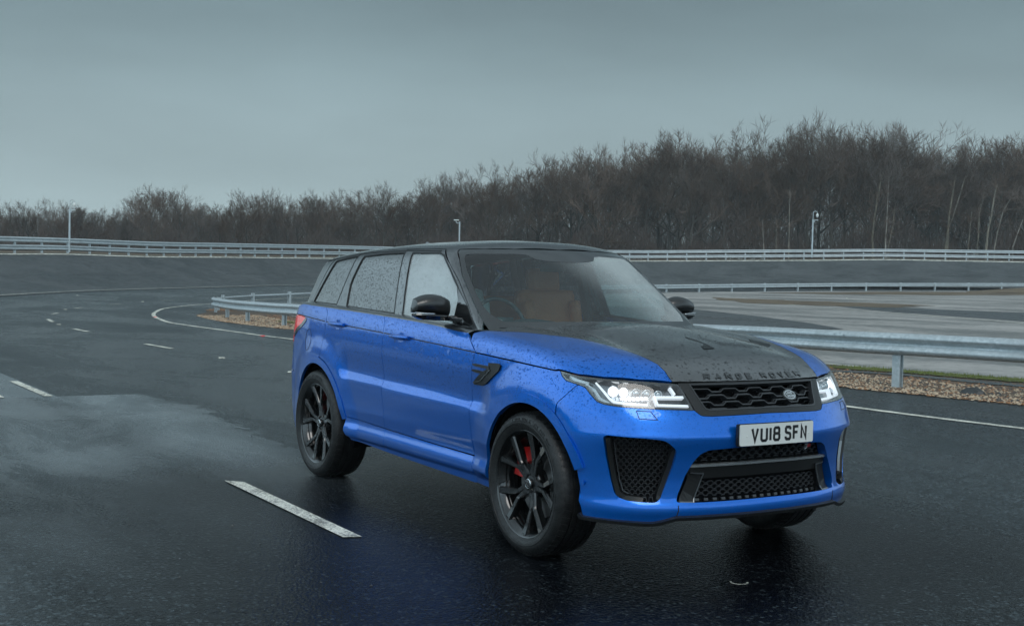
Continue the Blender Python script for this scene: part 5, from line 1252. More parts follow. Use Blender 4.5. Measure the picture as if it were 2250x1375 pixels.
def stripe(name,pts,w,lift_=.006,m=None,rag=.004):
    P_=smooth(pts,8); rnd=random.Random(7); a=offs(P_,w/2); b=offs(P_,-w/2); n=len(a)
    V=[(x+rnd.uniform(-rag,rag),y+rnd.uniform(-rag,rag),float(gz(x,y))+lift_) for x,y in a]+[(x+rnd.uniform(-rag,rag),y+rnd.uniform(-rag,rag),float(gz(x,y))+lift_) for x,y in b]
    return struct(mesh_obj(name,V,[(n+i,n+i+1,i+1,i) for i in range(n-1)],m or M['line']))
edge=E['edge']+[(-14,5.95),(-10,6.25),(-6,6.65)]+E['edge_r']+[(3,7.35),(9,7.9),(20,9.0)]
far_edge=[(-75,44),(-66,33),(-57,22.5),(-50.5,16.5)]
stripe('edge_line',far_edge+edge,.13)
for i in range(7):
    a,b=[np.array(p) for p in E['dash%d'%i]]; stripe('lane_dash',[tuple(a),tuple((a+b)/2),tuple(b)],.11)
def quad(name,q): return sheet(name,q,M['line'],.006,.3,.0)
quad('lane_dash',[(-1.52,-1.652),(-1.40,-1.545),(.66,-1.570),(.62,-1.675)]); quad('lane_dash',[(-10.05,-1.60),(-10.05,-1.50),(-7.93,-1.50),(-7.93,-1.60)]); quad('lane_dash',[(-10.2,-2.13),(-10.2,-2.03),(-7.93,-2.03),(-7.93,-2.13)])
mb=MB(); th_=np.linspace(2.2,6.6,16); c_=(3.02,-.62)
# worn remains of a painted ring in front of the car
import itertools
stripe('painted_arc',[(2.487+.042*math.cos(t),-.305+.042*math.sin(t)) for t in np.linspace(-2.6,1.0,12)],.010,.005)
for i,(x,y) in enumerate(E['studs']+E['redstuds']):
    mb=MB(); mb.box((x,y,float(gz(x,y))+.012),(.10,.10,.014),taper=.75)
    o=mb.build('road_stud',M['line'] if i<6 else M['red_lens'])
    if i<6: tag(o,'small white reflective stud between the dashes of the curving lane line','road stud','white road studs')
    else: tag(o,'small red stud beside the white edge line, '+('just left of the car' if i==6 else 'at the tip of its bend'),'road stud')
# the banking
bb=smooth([(x,y,0) for x,y in E['bank_base']],1); bt=np.array(E['bank_top'],float)
def resample(P_,n):
    P_=np.array(P_,float); az=np.arctan2(P_[:,1]-CV[1],P_[:,0]-CV[0]); az=np.where(az<0,az+2*PI,az); o=np.argsort(az); a=az[o]; keep=np.concatenate([[True],np.diff(a)>1e-4]); a=a[keep]; Q=P_[o][keep]
    return a,Q
az_t,Qt=resample(bt,0); az_b,Qb=resample([(x,y,float(gz(x,y))) for x,y in E['bank_base']],0); az_r,Qr=resample(E['rail_top'],0)
a0=max(az_t[0],az_b[0],az_r[0]); a1=min(az_t[-1],az_b[-1],az_r[-1]); AZ=np.linspace(a0,a1,260)
ip=lambda a,Q: np.stack([pchip(a,Q[:,k])(AZ) for k in range(3)],1)
TT=ip(az_t,Qt); BB=ip(az_b,Qb); RR=ip(az_r,Qr)
NT=14; V=[];F=[]
for i in range(len(AZ)):
    for k in range(NT+1):
        t=k/NT; p=BB[i]*(1-t)+TT[i]*t; zz=BB[i][2]+(TT[i][2]-BB[i][2])*(t**1.7)+.02; V.append((p[0],p[1],zz))
F=[(i*(NT+1)+k,(i+1)*(NT+1)+k,(i+1)*(NT+1)+k+1,i*(NT+1)+k+1) for i in range(len(AZ)-1) for k in range(NT)]
struct(mesh_obj('banked_track',V,F,M['bank']))
def bankline(name,t0,t1,m,up=.012):
    V=[]
    for i in range(len(AZ)):
        for t in (t0,t1):
            p=BB[i]*(1-t)+TT[i]*t; V.append((p[0],p[1],BB[i][2]+(TT[i][2]-BB[i][2])*(t**1.7)+.02+up))
    struct(mesh_obj(name,V,[(2*i,2*i+2,2*i+3,2*i+1) for i in range(len(AZ)-1)],m))
bankline('bank_edge_line',.968,.985,M['line'],.02); bankline('bank_foot_line',.004,.022,M['line'],.035); bankline('bank_joint',.555,.562,M['dark_tarmac'],.01)
# foot kerb: a low dark upstand
V=[];n=len(AZ)
for i in range(n):
    d=(CV[:2]-BB[i][:2]); d/=np.linalg.norm(d); q=BB[i][:2]+d*1.7
    V += [(q[0]+d[0]*.05,q[1]+d[1]*.05,BB[i][2]-.02),(q[0],q[1],BB[i][2]+.02),(BB[i][0],BB[i][1],BB[i][2]+.035)]
struct(mesh_obj('bank_kerb',V,[(3*i+k,3*i+3+k,3*i+4+k,3*i+1+k) for i in range(n-1) for k in (0,1)],M['kerb']))
# land behind the banking, up to the wood and beyond
V=[];F=[]; ex=[0,1.5,6,20,60,200,700,2200]
for i in range(n):
    d=(TT[i][:2]-CV[:2]); d/=np.linalg.norm(d)
    for j,e in enumerate(ex): V.append((TT[i][0]+d[0]*e,TT[i][1]+d[1]*e,TT[i][2]+(.06 if j==1 else .02 if j==0 else .2 if j<6 else -2)))
m_=len(ex)
struct(mesh_obj('grass_bank',V,[(i*m_+j,(i+1)*m_+j,(i+1)*m_+j+1,i*m_+j+1) for i in range(n-1) for j in range(m_-1)],M['earth']))
# infield
vf=E['vfront']; 
fr=smooth(E['near_rail'],6)
fro=[tuple(p) for p in offs(fr,0)]
sgn=1
road_side=offs(fr,.62); field=offs(fr,-2.35)
if road_side[10][1]>field[10][1]: road_side,field=offs(fr,-.62),offs(fr,2.35)
# verge narrows where the rail turns away
end=[tuple(p) for p in road_side]; back=[tuple(p) for p in field]
ver=[tuple(p) for p in road_side[:-14]]+[(-35.6,9.45),(-37.6,10.05),(-38.9,10.65),(-40.2,11.9),(-41.3,13.3),(-40.2,13.0),(-37.6,11.7),(-34.5,10.9)]+[tuple(p) for p in field[:-20][::-1]]
sheet('gravel_verge',ver,M['verge'],.012,1.0,.03)
far=[(x,y) for x,y,z in E['far_rail']]
inner=[tuple(p) for p in field[:-20]]+[(-33.6,10.3),(-37.0,11.5),(-40.0,12.9)]+far[3:]+[(-40,150),(60,140),(60,11)]
sheet('infield_concrete',inner,M['concrete'],.008,5.0)
sheet('infield_road',E['darkR']+[(-17.5,21.45),(-17.0,17),(-16.5,11.8),(-24,10.8),(-33,14),(-42,27)],M['dark_tarmac'],.014,3.)
sheet('infield_road',[(-40,42),(-29,39.5),(-24.9,39.4),(-14,40),(10,38),(30,24),(-2,26),(-12,29.5),(-19.1,31.5),(-24.9,33.7),(-27,34.3)],M['dark_tarmac'],.014,4.)
sheet('dead_grass',E['brown1'],M['earth'],.02,3.,.5)
sheet('dead_grass',[(-62,60),(-56,62),(-52,70),(-50,82),(-53,92),(-60,90),(-64,76)],M['earth'],.02,4.,.5)
stripe('infield_line',E['concR'],.12,.018); stripe('infield_line',E['whitecurve'],.10,.018); stripe('infield_line',[(-43.3,13.2),(-44.5,14.8),(-45.6,16.6),(-50,22)],.10,.012)
stripe('infield_line',[tuple(p) for p in offs(fr,-2.45 if field[10][1]==offs(fr,-2.35)[10][1] else 2.45)[:60]],.07,.018)
mb=MB(); rnd=random.Random(3); V=[];F=[]
for i in range(13):
    for j in range(7):
        u=i/12; w=j/6; x=-60+22*u-8*w; y=80+26*u+10*w; V.append((x,y,float(gz(x,y))-.05+.75*math.sin(PI*u)*math.sin(PI*w)+rnd.uniform(0,.12)))
struct(mesh_obj('earth_mound',V,[(i*7+j,(i+1)*7+j,(i+1)*7+j+1,i*7+j+1) for i in range(12) for j in range(6)],M['earth']))
# a dark broken tarmac strip and moss on the verge, stones and leaves scattered on it
dark=E['darkstripR']; stripe('tarmac_strip',dark+[(-2,11.9),(2,13)],.30,.022,M['dark_tarmac'],.05)
stripe('moss_strip',[(-7.9,11.15),(-7.2,11.4),(-6.1,11.75),(-5.0,12.0),(-3.8,12.4)],.55,.026,M['moss'],.08)
stripe('moss_strip',[(-27.4,8.95),(-25.5,8.85),(-24,8.9)],.25,.026,M['moss'],.06)
def scatter(name,m,pts,smin,smax,seed,flat=.5):
    rnd=np.random.RandomState(seed); n=len(pts); base=np.array([(1,0,0),(-.5,.87,0),(-.5,-.87,0),(0,0,1.)]); V=np.zeros((n,4,3)); 
    for i,(x,y,z) in enumerate(pts):
        s=rnd.uniform(smin,smax); a=rnd.uniform(0,6.28); c_,s_=math.cos(a),math.sin(a); b_=base*np.array([s,s*rnd.uniform(.5,1),s*flat*rnd.uniform(.5,1.5)])
        b_[3,:2]+=rnd.uniform(-.4,.4,2)*s
        V[i]=np.stack([b_[:,0]*c_-b_[:,1]*s_+x,b_[:,0]*s_+b_[:,1]*c_+y,b_[:,2]+z],1)
    F=(np.array([(0,1,3),(1,2,3),(2,0,3)])[None]+4*np.arange(n)[:,None,None]).reshape(-1,3)
    me=bpy.data.meshes.new(name); me.from_pydata(V.reshape(-1,3).tolist(),[],F.tolist()); me.materials.append(m); o=link(bpy.data.objects.new(name,me)); o['kind']='stuff'; return o
rs=np.random.RandomState(5); rsd=np.array(road_side); fld=np.array(field)
def vpts(n,w0,w1,i0=0,i1=None,pw=1.):
    i1=i1 or len(rsd)-16; out=[]
    seg=np.linalg.norm(np.diff(rsd[i0:i1],axis=0),axis=1); cs=np.concatenate([[0],np.cumsum(seg)])
    for _ in range(n):
        s=rs.uniform(0,cs[-1]); i=min(np.searchsorted(cs,s)-1,len(seg)-1); i=max(i,0); t=(s-cs[i])/seg[i]; w=w0+(w1-w0)*rs.uniform()**pw
        a=rsd[i0+i]*(1-t)+rsd[i0+i+1]*t; b=fld[i0+i]*(1-t)+fld[i0+i+1]*t; p=a*(1-w)+b*w; out.append((p[0],p[1],float(gz(p[0],p[1]))+.010))
    return out
M['chip_pale']=simple('pale_stone',(.42,.32,.22),.5); M['chip_brown']=simple('brown_leaf',(.24,.115,.050),.5); M['chip_dark']=simple('dark_stone',(.035,.035,.035),.4)
scatter('gravel',M['chip_pale'],vpts(12000,-.02,.66,pw=1.2),.014,.042,1); scatter('fallen_leaves',M['chip_brown'],vpts(14000,-.02,.9,pw=1.2),.014,.046,2,.3); scatter('gravel',M['chip_dark'],vpts(5000,0,1.0),.012,.040,4)
endp=[(-38.5+rs.uniform(-2.2,2.),11.3+rs.uniform(-1.3,1.4)) for _ in range(2500)]; endp=[p for p,k in zip(endp,inside(np.array(endp),ver)) if k]
scatter('fallen_leaves',M['chip_brown'],[(x,y,float(gz(x,y))+.01) for x,y in endp],.012,.04,6,.3)
scatter('grit',M['chip_dark'],[(rs.uniform(-9,5),rs.uniform(-4,8),.003) for _ in range(260)],.004,.012,8,.6)
g_=[]
for (cx0,cy0,cx1,cy1,n_) in ((-8.0,11.2,-3.6,12.45,1500),(-27.5,8.95,-24,8.9,500)):
    for _ in range(n_):
        t=rs.uniform(); g_.append((cx0+(cx1-cx0)*t+rs.normal()*.08,cy0+(cy1-cy0)*t+rs.normal()*.14+.06,0.))
V=[];F=[]
for x,y,_ in g_:
    z=float(gz(x,y))+.015; h=rs.uniform(.02,.06); a=rs.uniform(0,6.28); w=.006; k=len(V); V+= [(x+w*math.cos(a),y+w*math.sin(a),z),(x-w*math.cos(a),y-w*math.sin(a),z),(x+w*math.sin(a),y-w*math.cos(a),z),(x+rs.uniform(-.02,.02),y+rs.uniform(-.02,.02),z+h)]; F+=[(k,k+1,k+3),(k+1,k+2,k+3),(k+2,k,k+3)]
M['grass']=simple('grass_blade',(.12,.15,.025),.7)
o=mesh_obj('grass',V,F,M['grass'],smooth=False); o['kind']='stuff'
mb=MB(); rk=E['rock'][0]; rnd=random.Random(4)
bm=bmesh.new(); bmesh.ops.create_icosphere(bm,subdivisions=2,radius=1)
for v in bm.verts: v.co=Vector((v.co.x*.20*rnd.uniform(.85,1.1),v.co.y*.12*rnd.uniform(.85,1.1),max(-.02,v.co.z*.11*rnd.uniform(.8,1.1))))
me=bpy.data.meshes.new('rock'); bm.to_mesh(me); bm.free(); me.materials.append(M['chip_dark']); o=link(bpy.data.objects.new('rock',me)); o.location=(rk[0],rk[1]-.05,.02); tag(o,'dark lump of stone at the edge of the gravel verge, right of the rail post','rock')
# guard rails: corrugated beam
WP=[(0,.155),(.016,.150),(.070,.118),(.082,.090),(.078,.066),(.016,.022),(.006,0),(.016,-.022),(.078,-.066),(.082,-.090),(.070,-.118),(.016,-.150),(0,-.155)]
def beam(name,top,side,parent,prof=WP,drop=.155,sc=1.0,thick=.012):
    P_=np.array(top); t=np.gradient(P_[:,:2],axis=0); t/=np.linalg.norm(t,axis=1)[:,None]; nn=np.stack([-t[:,1],t[:,0]],1)*side; V=[];m_=len(prof)*2
    pr_=[(a*sc,b*sc) for a,b in prof]; pr_=pr_+[(a-thick,b) for a,b in pr_[::-1]]
    for p,n_ in zip(P_,nn):
        for a,b in pr_: V.append((p[0]+n_[0]*a,p[1]+n_[1]*a,p[2]-drop*sc+b))
    F=[(i*m_+k,(i+1)*m_+k,(i+1)*m_+(k+1)%m_,i*m_+(k+1)%m_) for i in range(len(P_)-1) for k in range(m_)]
    F+= [tuple(range(m_)),tuple((len(P_)-1)*m_+k for k in range(m_))]
    o=mesh_obj(name,V,F,M['galv'],parent,False); bm=bmesh.new(); bm.from_mesh(o.data); bmesh.ops.recalc_face_normals(bm,faces=bm.faces); bm.to_mesh(o.data); bm.free(); auto_smooth(o,50); return o
def along(P_,d0,step):
    P_=np.array(P_); s=np.concatenate([[0],np.cumsum(np.linalg.norm(np.diff(P_[:,:2],axis=0),axis=1))]); out=[]; u=d0
    while u<s[-1]:
        i=min(np.searchsorted(s,u)-1,len(s)-2); i=max(0,i); t=(u-s[i])/(s[i+1]-s[i]); p=P_[i]*(1-t)+P_[i+1]*t; d=P_[i+1][:2]-P_[i][:2]; out.append((p,math.atan2(d[1],d[0]))); u+=step
    return out
def ipost(mb,p,ang,z0,z1,w=.12,d=.11,off=0.):
    """folded sigma post"""
    R=Matrix.Rotation(ang,3,'Z'); c=Vector((p[0],p[1],0))
    pts=[(-w/2,-d/2),(w/2,-d/2),(w/2,-d/2+.02),(.012,-d/2+.02),(.012,d/2-.02),(w/2,d/2-.02),(w/2,d/2),(-w/2,d/2),(-w/2,d/2-.02),(-.012,d/2-.02),(-.012,-d/2+.02),(-w/2,-d/2+.02)]
    V=[]
    for z in (z0,z1):
        for a,b in pts: q=R@Vector((a,b+off,0))+c; V.append((q.x,q.y,z))
    n=12; mb.add(V,[(i,(i+1)%n,n+(i+1)%n,n+i) for i in range(n)]+[tuple(range(n)),tuple(n+i for i in range(n))])
side=1 if offs(fr,1)[10][1]<fr[10][1] else -1
nr=tag(empty('guard_rail',(-5.3,9.7,0)),'galvanised corrugated guard rail on posts along the gravel verge, passing behind the car','guard rail')
nr['part_note']=0; del nr['part_note']
def ch(o,p): 
    o.parent=p; o.matrix_parent_inverse=Matrix.Translation(-p.location); return o
ch(beam('rail_beam',fr,side,None),nr)
# posts where the photograph shows them, then evenly on
s_fr=np.concatenate([[0],np.cumsum(np.linalg.norm(np.diff(fr[:,:2],axis=0),axis=1))])
def nearest(x,y): return s_fr[np.argmin((fr[:,0]-x)**2+(fr[:,1]-y)**2)]
sp=nearest(*E['rposts'][0])-.20; us=[sp-4*k for k in range(1,3)]+[sp+4*k for k in range(0,5)]+[nearest(*q) for q in E['rposts'][1:5]]+[s_fr[-1]-.6,s_fr[-1]-2.0]
for u in us:
    if u<0 or u>s_fr[-1]: continue
    i=max(0,min(np.searchsorted(s_fr,u)-1,len(fr)-2)); t=(u-s_fr[i])/(s_fr[i+1]-s_fr[i]); p=fr[i]*(1-t)+fr[i+1]*t; d=fr[i+1]-fr[i]
    mb=MB(); ipost(mb,p,math.atan2(d[1],d[0]),float(gz(p[0],p[1]))-.05,p[2]-.03,.12,.10,-.07*side); ch(mb.build('post',M['galv']),nr)
mb=MB()
for u in (nearest(-6.1,9.2),nearest(-24.6,8.05),sp):
    i=max(0,min(np.searchsorted(s_fr,u)-1,len(fr)-2)); p=fr[i]; d=fr[i+1]-fr[i]; d=d[:2]/np.linalg.norm(d[:2]); nn=np.array([-d[1],d[0]])*side
    for a in (-.09,.09):
        for zz,o_ in ((-.062,.083),(-.13,.012),(-.18,.012),(-.25,.083)): 
            q=p[:2]+d*a+nn*o_; mb.lathe([(0,.012),(.012,.010),(.014,0)],8,'y',(q[0],q[1],p[2]+zz))
ch(mb.build('bolts',M['bolt']),nr)
# inner rail of the far lane
ff=smooth(E['far_rail'],8); side2=1
fl_=tag(empty('guard_rail',(-58.,37.,0)),'distant single guard rail on posts in front of the foot of the banking','guard rail')
k0=int(len(ff)*.34)
s2=1 if (offs(ff,1)[60]-CV[:2])@(offs(ff,1)[60]-CV[:2])<(ff[60][:2]-CV[:2])@(ff[60][:2]-CV[:2]) else -1
ch(beam('rail_beam',ff[k0:],s2,None,thick=.03),fl_)
mb=MB(); mb.tube([(p[0],p[1],p[2]-.06) for p in ff[:k0+1]],.035,6); ch(mb.build('rail_tube',M['galv']),fl_)
for p,a in along(ff,.2,2.4)[:12]+along(ff,30.,4.)[:34]:
    z0=float(gz(p[0],p[1])); mb=MB(); ipost(mb,p,a,z0-.05,max(p[2]+.05,z0+.5),.12,.10,0); ch(mb.build('post',M['galv']),fl_)
# double rail on top of the banking
ur=tag(empty('double_guard_rail',tuple(np.round(RR[130],2)[:2])+(3.,)),'double galvanised guard rail running along the whole top of the banking','guard rail')
s3=1 if (offs(RR,1)[60]-CV[:2])@(offs(RR,1)[60]-CV[:2])<(RR[60][:2]-CV[:2])@(RR[60][:2]-CV[:2]) else -1
R1=RR.copy(); H=RR[:,2]-TT[:,2]; R2=RR.copy(); R2[:,2]=RR[:,2]-H*.475
# beam size follows the rail's own height (about 1.25 m at the top rail)
for nm,R_ in (('upper_beam',R1),('lower_beam',R2)): ch(beam(nm,R_,s3,None,sc=1.25,thick=.05),ur)
pl_=along(RR,.5,2.5); near_=sorted(range(len(pl_)),key=lambda i:np.linalg.norm(pl_[i][0][:2]-CV[:2]))
# those that show largest and stand in the frame
def inframe(p):
    d=np.array(p[:2])-CV[:2]; z=d@FH; return z>1 and abs((d@RH)/z*2781.7)<1180
fr_i=[i for i in near_ if inframe(pl_[i][0])][:100]; rest=[i for i in range(len(pl_)) if i not in set(fr_i)]
mr=MB()
for i in range(len(pl_)):
    p,a=pl_[i]; j=np.argmin((RR[:,0]-p[0])**2+(RR[:,1]-p[1])**2); z0=TT[j][2]; mb=mr if i not in fr_i else MB()
    d=(p[:2]-CV[:2]); d/=np.linalg.norm(d); q=(p[0]+d[0]*.08,p[1]+d[1]*.08)
    ipost(mb,q,a,z0-.02,p[2]-.05,.14,.12); mb.box((q[0]-d[0]*.2,q[1]-d[1]*.2,z0+.05),(.3,.3,.12),taper=.3)
    if mb is not mr: ch(mb.build('post',M['galv']),ur)
o=mr.build('posts',M['galv']); ch(o,ur); o['kind']='stuff'
# a rail on the camera's side of the road, which the flank of the car mirrors
kr=smooth([(-60,-12,.75),(-30,-13.5,.75),(0,-14,.75),(14,-13,.75),(25,-9,.75)],12)
k_=tag(empty('guard_rail',(-10,-13.,0)),'guard rail across the road, seen only as pale lines mirrored in the car doors','guard rail')
ch(beam('rail_beam',kr,1,None,thick=.03),k_)
for p,a in along(kr,1,4.)[:22]: mb=MB(); ipost(mb,p,a,0,.72); ch(mb.build('post',M['galv']),k_)
stripe('edge_line',[(-60,-8.4),(-30,-8.6),(-5,-8.8),(9,-8.6),(18,-7)],.13)
# poles with lamp and camera
def pole(key,label,kind):
    top,bot=[np.array(p) for p in E[key]]; h=top[2]-bot[2]; e=tag(empty('camera_pole',tuple(bot)),label,'camera pole'); mb=MB(); x,y,z=bot
    R_=Vector((RH[0],RH[1],0)); up=Vector((0,0,1)); b=Vector(bot)
    sc=h/5.0
    if kind=='dome':
        mb.tube([b,b+up*h*.80],.085*sc,10); ch(mb.build('pole',M['galv']),e)
        r=h*.045; mb=MB(); arc=[b+up*h*.78]+[b+up*(h*.90)]+[b+up*(h*.945)+R_*(r-r*math.cos(t))+up*(r*math.sin(t)) for t in np.linspace(.1,PI,9)]; mb.tube(arc,.035*sc,8); ch(mb.build('arm',M['galv']),e)
        c=arc[-1]; mb=MB(); mb.lathe([(0,.0),(.07*sc,-.02*sc),(.13*sc,-.16*sc),(.14*sc,-.26*sc),(.10*sc,-.38*sc),(0,-.44*sc)],16,'z',tuple(c)); ch(mb.build('camera_dome',M['plate_white'],smooth=True),e)
        mb=MB(); mb.box(b+up*h*.80+R_*.22*sc,(.62*sc,.20*sc,.09*sc),Matrix.Rotation(math.atan2(RH[1],RH[0]),3,'Z')); mb.box(b+up*h*.775+R_*.12*sc,(.12*sc,.10*sc,.22*sc)); ch(mb.build('lamp_head',M['galv']),e)
    else:
        mb.tube([b,b+up*h*.95],.085,10); ch(mb.build('pole',M['galv']),e)
        mb=MB(); mb.tube([b+up*h*.92,b+up*h*.91-R_*.3,b+up*h*.965-R_*.45],.05,6); ch(mb.build('arm',M['galv']),e)
        mb=MB(); mb.box(b+up*h*.99-R_*.38,(.60,.28,.10),Matrix.Rotation(math.atan2(RH[1],RH[0]),3,'Z')); ch(mb.build('lamp_head',M['plate_white']),e)
pole('p1','tall grey pole with hooked arm and camera dome behind the double rail, far left','dome')
pole('p2','short grey pole with a flat white lamp head, rising above the car roof','flat')
pole('p3','tall grey pole with hooked arm and white camera dome, right of the car','dome')
# ---------------------------------------------------------------- bare winter trees
def mat_bark(name,c1,c2,rough=.85):
    m,nt,b=newmat(name); n=noise(nt,coords(nt,(1,1,.3)),3.,4); oi=nt.nodes.new('ShaderNodeObjectInfo')
    c=mixc(nt,rng(nt,n,.35,.65),c1,c2); hs=nt.nodes.new('ShaderNodeHueSaturation'); nt.links.new(c,hs.inputs['Color']); nt.links.new(rng(nt,oi.outputs['Random'],0,1,.65,1.45,False),hs.inputs['Value']); nt.links.new(rng(nt,oi.outputs['Random'],0,1,1.5,.7,False),hs.inputs['Saturation'])
    nt.links.new(hs.outputs[0],b.inputs['Base Color']); b.inputs['Roughness'].default_value=rough; b.inputs['Specular IOR Level'].default_value=.2; return m
M['bark']=mat_bark('grey_bark',(.045,.042,.037),(.080,.074,.064)); M['twig']=mat_bark('twigs',(.062,.044,.034),(.108,.078,.062)); M['birch']=mat_bark('birch_bark',(.08,.075,.062),(.20,.185,.15),.7)
M['thicket']=mat_bark('thicket_twigs',(.055,.040,.034),(.090,.066,.055))
class TB:
    def __init__(s): s.V=[]; s.F=[]; s.n=0
    def seg(s,pts,rs,k=3):
        pts=np.array(pts); m=len(pts); t=pts[-1]-pts[0]; t=t/(np.linalg.norm(t)+1e-9); a=np.cross(t,[.3,.9,.2]); a/=np.linalg.norm(a)+1e-9; b=np.cross(t,a)
        an=np.arange(k)*2*PI/k; ring=np.cos(an)[:,None]*a+np.sin(an)[:,None]*b
        V=(pts[:-1,None,:]+ring[None]*np.array(rs[:-1])[:,None,None]).reshape(-1,3); V=np.concatenate([V,pts[-1:]]); o=s.n
        for i in range(m-2):
            for j in range(k): s.F.append((o+i*k+j,o+i*k+(j+1)%k,o+(i+1)*k+(j+1)%k,o+(i+1)*k+j))
        i=m-2
        for j in range(k): s.F.append((o+i*k+j,o+i*k+(j+1)%k,o+(m-1)*k))
        s.V.append(V); s.n+=len(V)
    def mesh(s,name,m):
        me=bpy.data.meshes.new(name); me.from_pydata(np.concatenate(s.V).tolist(),[],s.F); me.materials.append(m); return me
def unit(v): return v/(np.linalg.norm(v)+1e-9)
def gen_tree(seed,vase=.5,bare=.25,density=1.,twr=.0125):
    """unit-height tree: returns trunk mesh and crown mesh"""
    R=np.random.RandomState(seed); tr=TB(); cr=TB(); H=10.
    lean=R.normal(0,.04,2); n=6; tp=[np.array([lean[0]*H*t*t+R.normal(0,.05),lean[1]*H*t*t+R.normal(0,.05),H*.62*t]) for t in np.linspace(0,1,n)]
    tr.seg(tp,list(np.linspace(.17,.05,n)),6)
    def branch(p,d,L,r,lv):
        k=4 if lv<3 else 3; pts=[p]; dd=d
        for i in range(k-1):
            dd=unit(dd+R.normal(0,.13,3)+np.array([0,0,.10 if lv<3 else .05])); pts.append(pts[-1]+dd*L/(k-1))
        (tr if lv==1 else cr).seg(pts,list(np.linspace(r,r*.35,k)),4 if lv==1 else 3)
        if lv>=4: return
        nc={1:7,2:6,3:6}[lv]; nc=max(2,int(round(nc*density)))
        for c in range(nc):
            u=R.uniform(.25,1.0) if lv>1 else R.uniform(.2,1.); i=min(int(u*(k-1)),k-2); q=pts[i]+(pts[i+1]-pts[i])*(u*(k-1)-i)
            ax=unit(pts[i+1]-pts[i]); side=unit(np.cross(ax,R.normal(0,1,3))); sp=R.uniform(.45,.95)
            branch(q,unit(ax*(1-sp*.35)+side*sp+np.array([0,0,.22])),L*R.uniform(.42,.66),max(r*.45,twr if lv>=2 else .02),lv+1)
    nb=13
    for c in range(nb):
        t=bare+(1-bare)*(c/(nb-1))**.9; i=min(int(t*(n-1)),n-2); q=tp[i]+(tp[i+1]-tp[i])*(t*(n-1)-i); a=c*2.4+R.uniform(-.4,.4)
        up=.45+.55*t+vase*.4; d=unit(np.array([math.cos(a),math.sin(a),up])); L=H*(.44-.14*t)*R.uniform(.85,1.15)
        branch(q,d,L,.075*(1.1-.5*t),1)
    V=np.concatenate(cr.V+tr.V); top=V[:,2].max()
    for T in (tr,cr): T.V=[v/top for v in T.V]
    return tr.mesh('trunk_mesh',M['bark']),cr.mesh('crown_mesh',M['twig'])
protos=[gen_tree(11+i,vase=(.2,.6,.9,.4,.7,.3,1.0)[i],bare=(.18,.3,.38,.22,.3,.15,.35)[i],density=(1,1,.9,1.1,1.,1.1,.85)[i]) for i in range(7)]
skx=np.array([s[0] for s in E['sky']],float); skd=np.array([s[1] for s in E['sky']]); skz=np.array([s[2] for s in E['sky']])
def place(px,d): 
    x,y=dl(d,(px-1125)/2781.7*d); return x,y
def basez(px): return 1.9+2.0*min(1,max(0,px/1800))
rt_=np.random.RandomState(21)
def put(px,d,topz,k,rot,wid=1.0,label=None,group=None):
    x,y=place(px,d); z0=basez(px); h=topz-z0
    t=bpy.data.objects.new('tree',protos[k][0]) ; e=empty('bare_tree',(x,y,z0)); 
    e.scale=(h*wid,h*wid,h); e.rotation_euler=(0,0,rot); t.name='trunk'; link(t,e); c=bpy.data.objects.new('crown',protos[k][1]); link(c,e)
    tag(e,label,'tree','bare trees of the wood'); return e
lm=[(152.5,'left'),(1008.5,'middle'),(1784,'right')]
px=-40.; front=[]
while px<2330:
    front.append(px); px+=rt_.uniform(17,30)
ordw=['first','second','third','fourth','fifth','sixth','seventh','eighth','ninth','tenth','eleventh','twelfth','thirteenth','fourteenth','fifteenth','sixteenth','seventeenth','eighteenth','nineteenth','twentieth']
def lab(px):
    segs=[(-999,152.5,'left of the left camera pole',152.5,-1),(152.5,580,'right of the left camera pole',152.5,1),(580,1008.5,'left of the short middle pole',1008.5,-1),(1008.5,1396,'right of the short middle pole',1008.5,1),(1396,1784,'left of the right camera pole',1784,-1),(1784,9999,'right of the right camera pole',1784,1)]
    for a,b,tx,x0,sg in segs:
        if a<=px<b:
            s_=sorted([q for q in front if a<=q<b],key=lambda q:sg*(q-x0)); i=s_.index(px); return '%s bare tree crown %s, in the wood behind the banking'%(ordw[i] if i<20 else 'twenty-'+ordw[i-20] if i<29 else 'thirtieth or later',tx)
for px in front:
    d=float(np.interp(px,skx,skd))-rt_.uniform(0,10); tz=float(np.interp(px,skx,skz)); z0=basez(px); tz=z0+(tz-z0)*rt_.uniform(.88,1.05)
    put(px,d,tz,rt_.randint(7),rt_.uniform(0,6.28),rt_.uniform(.75,1.15),lab(px))
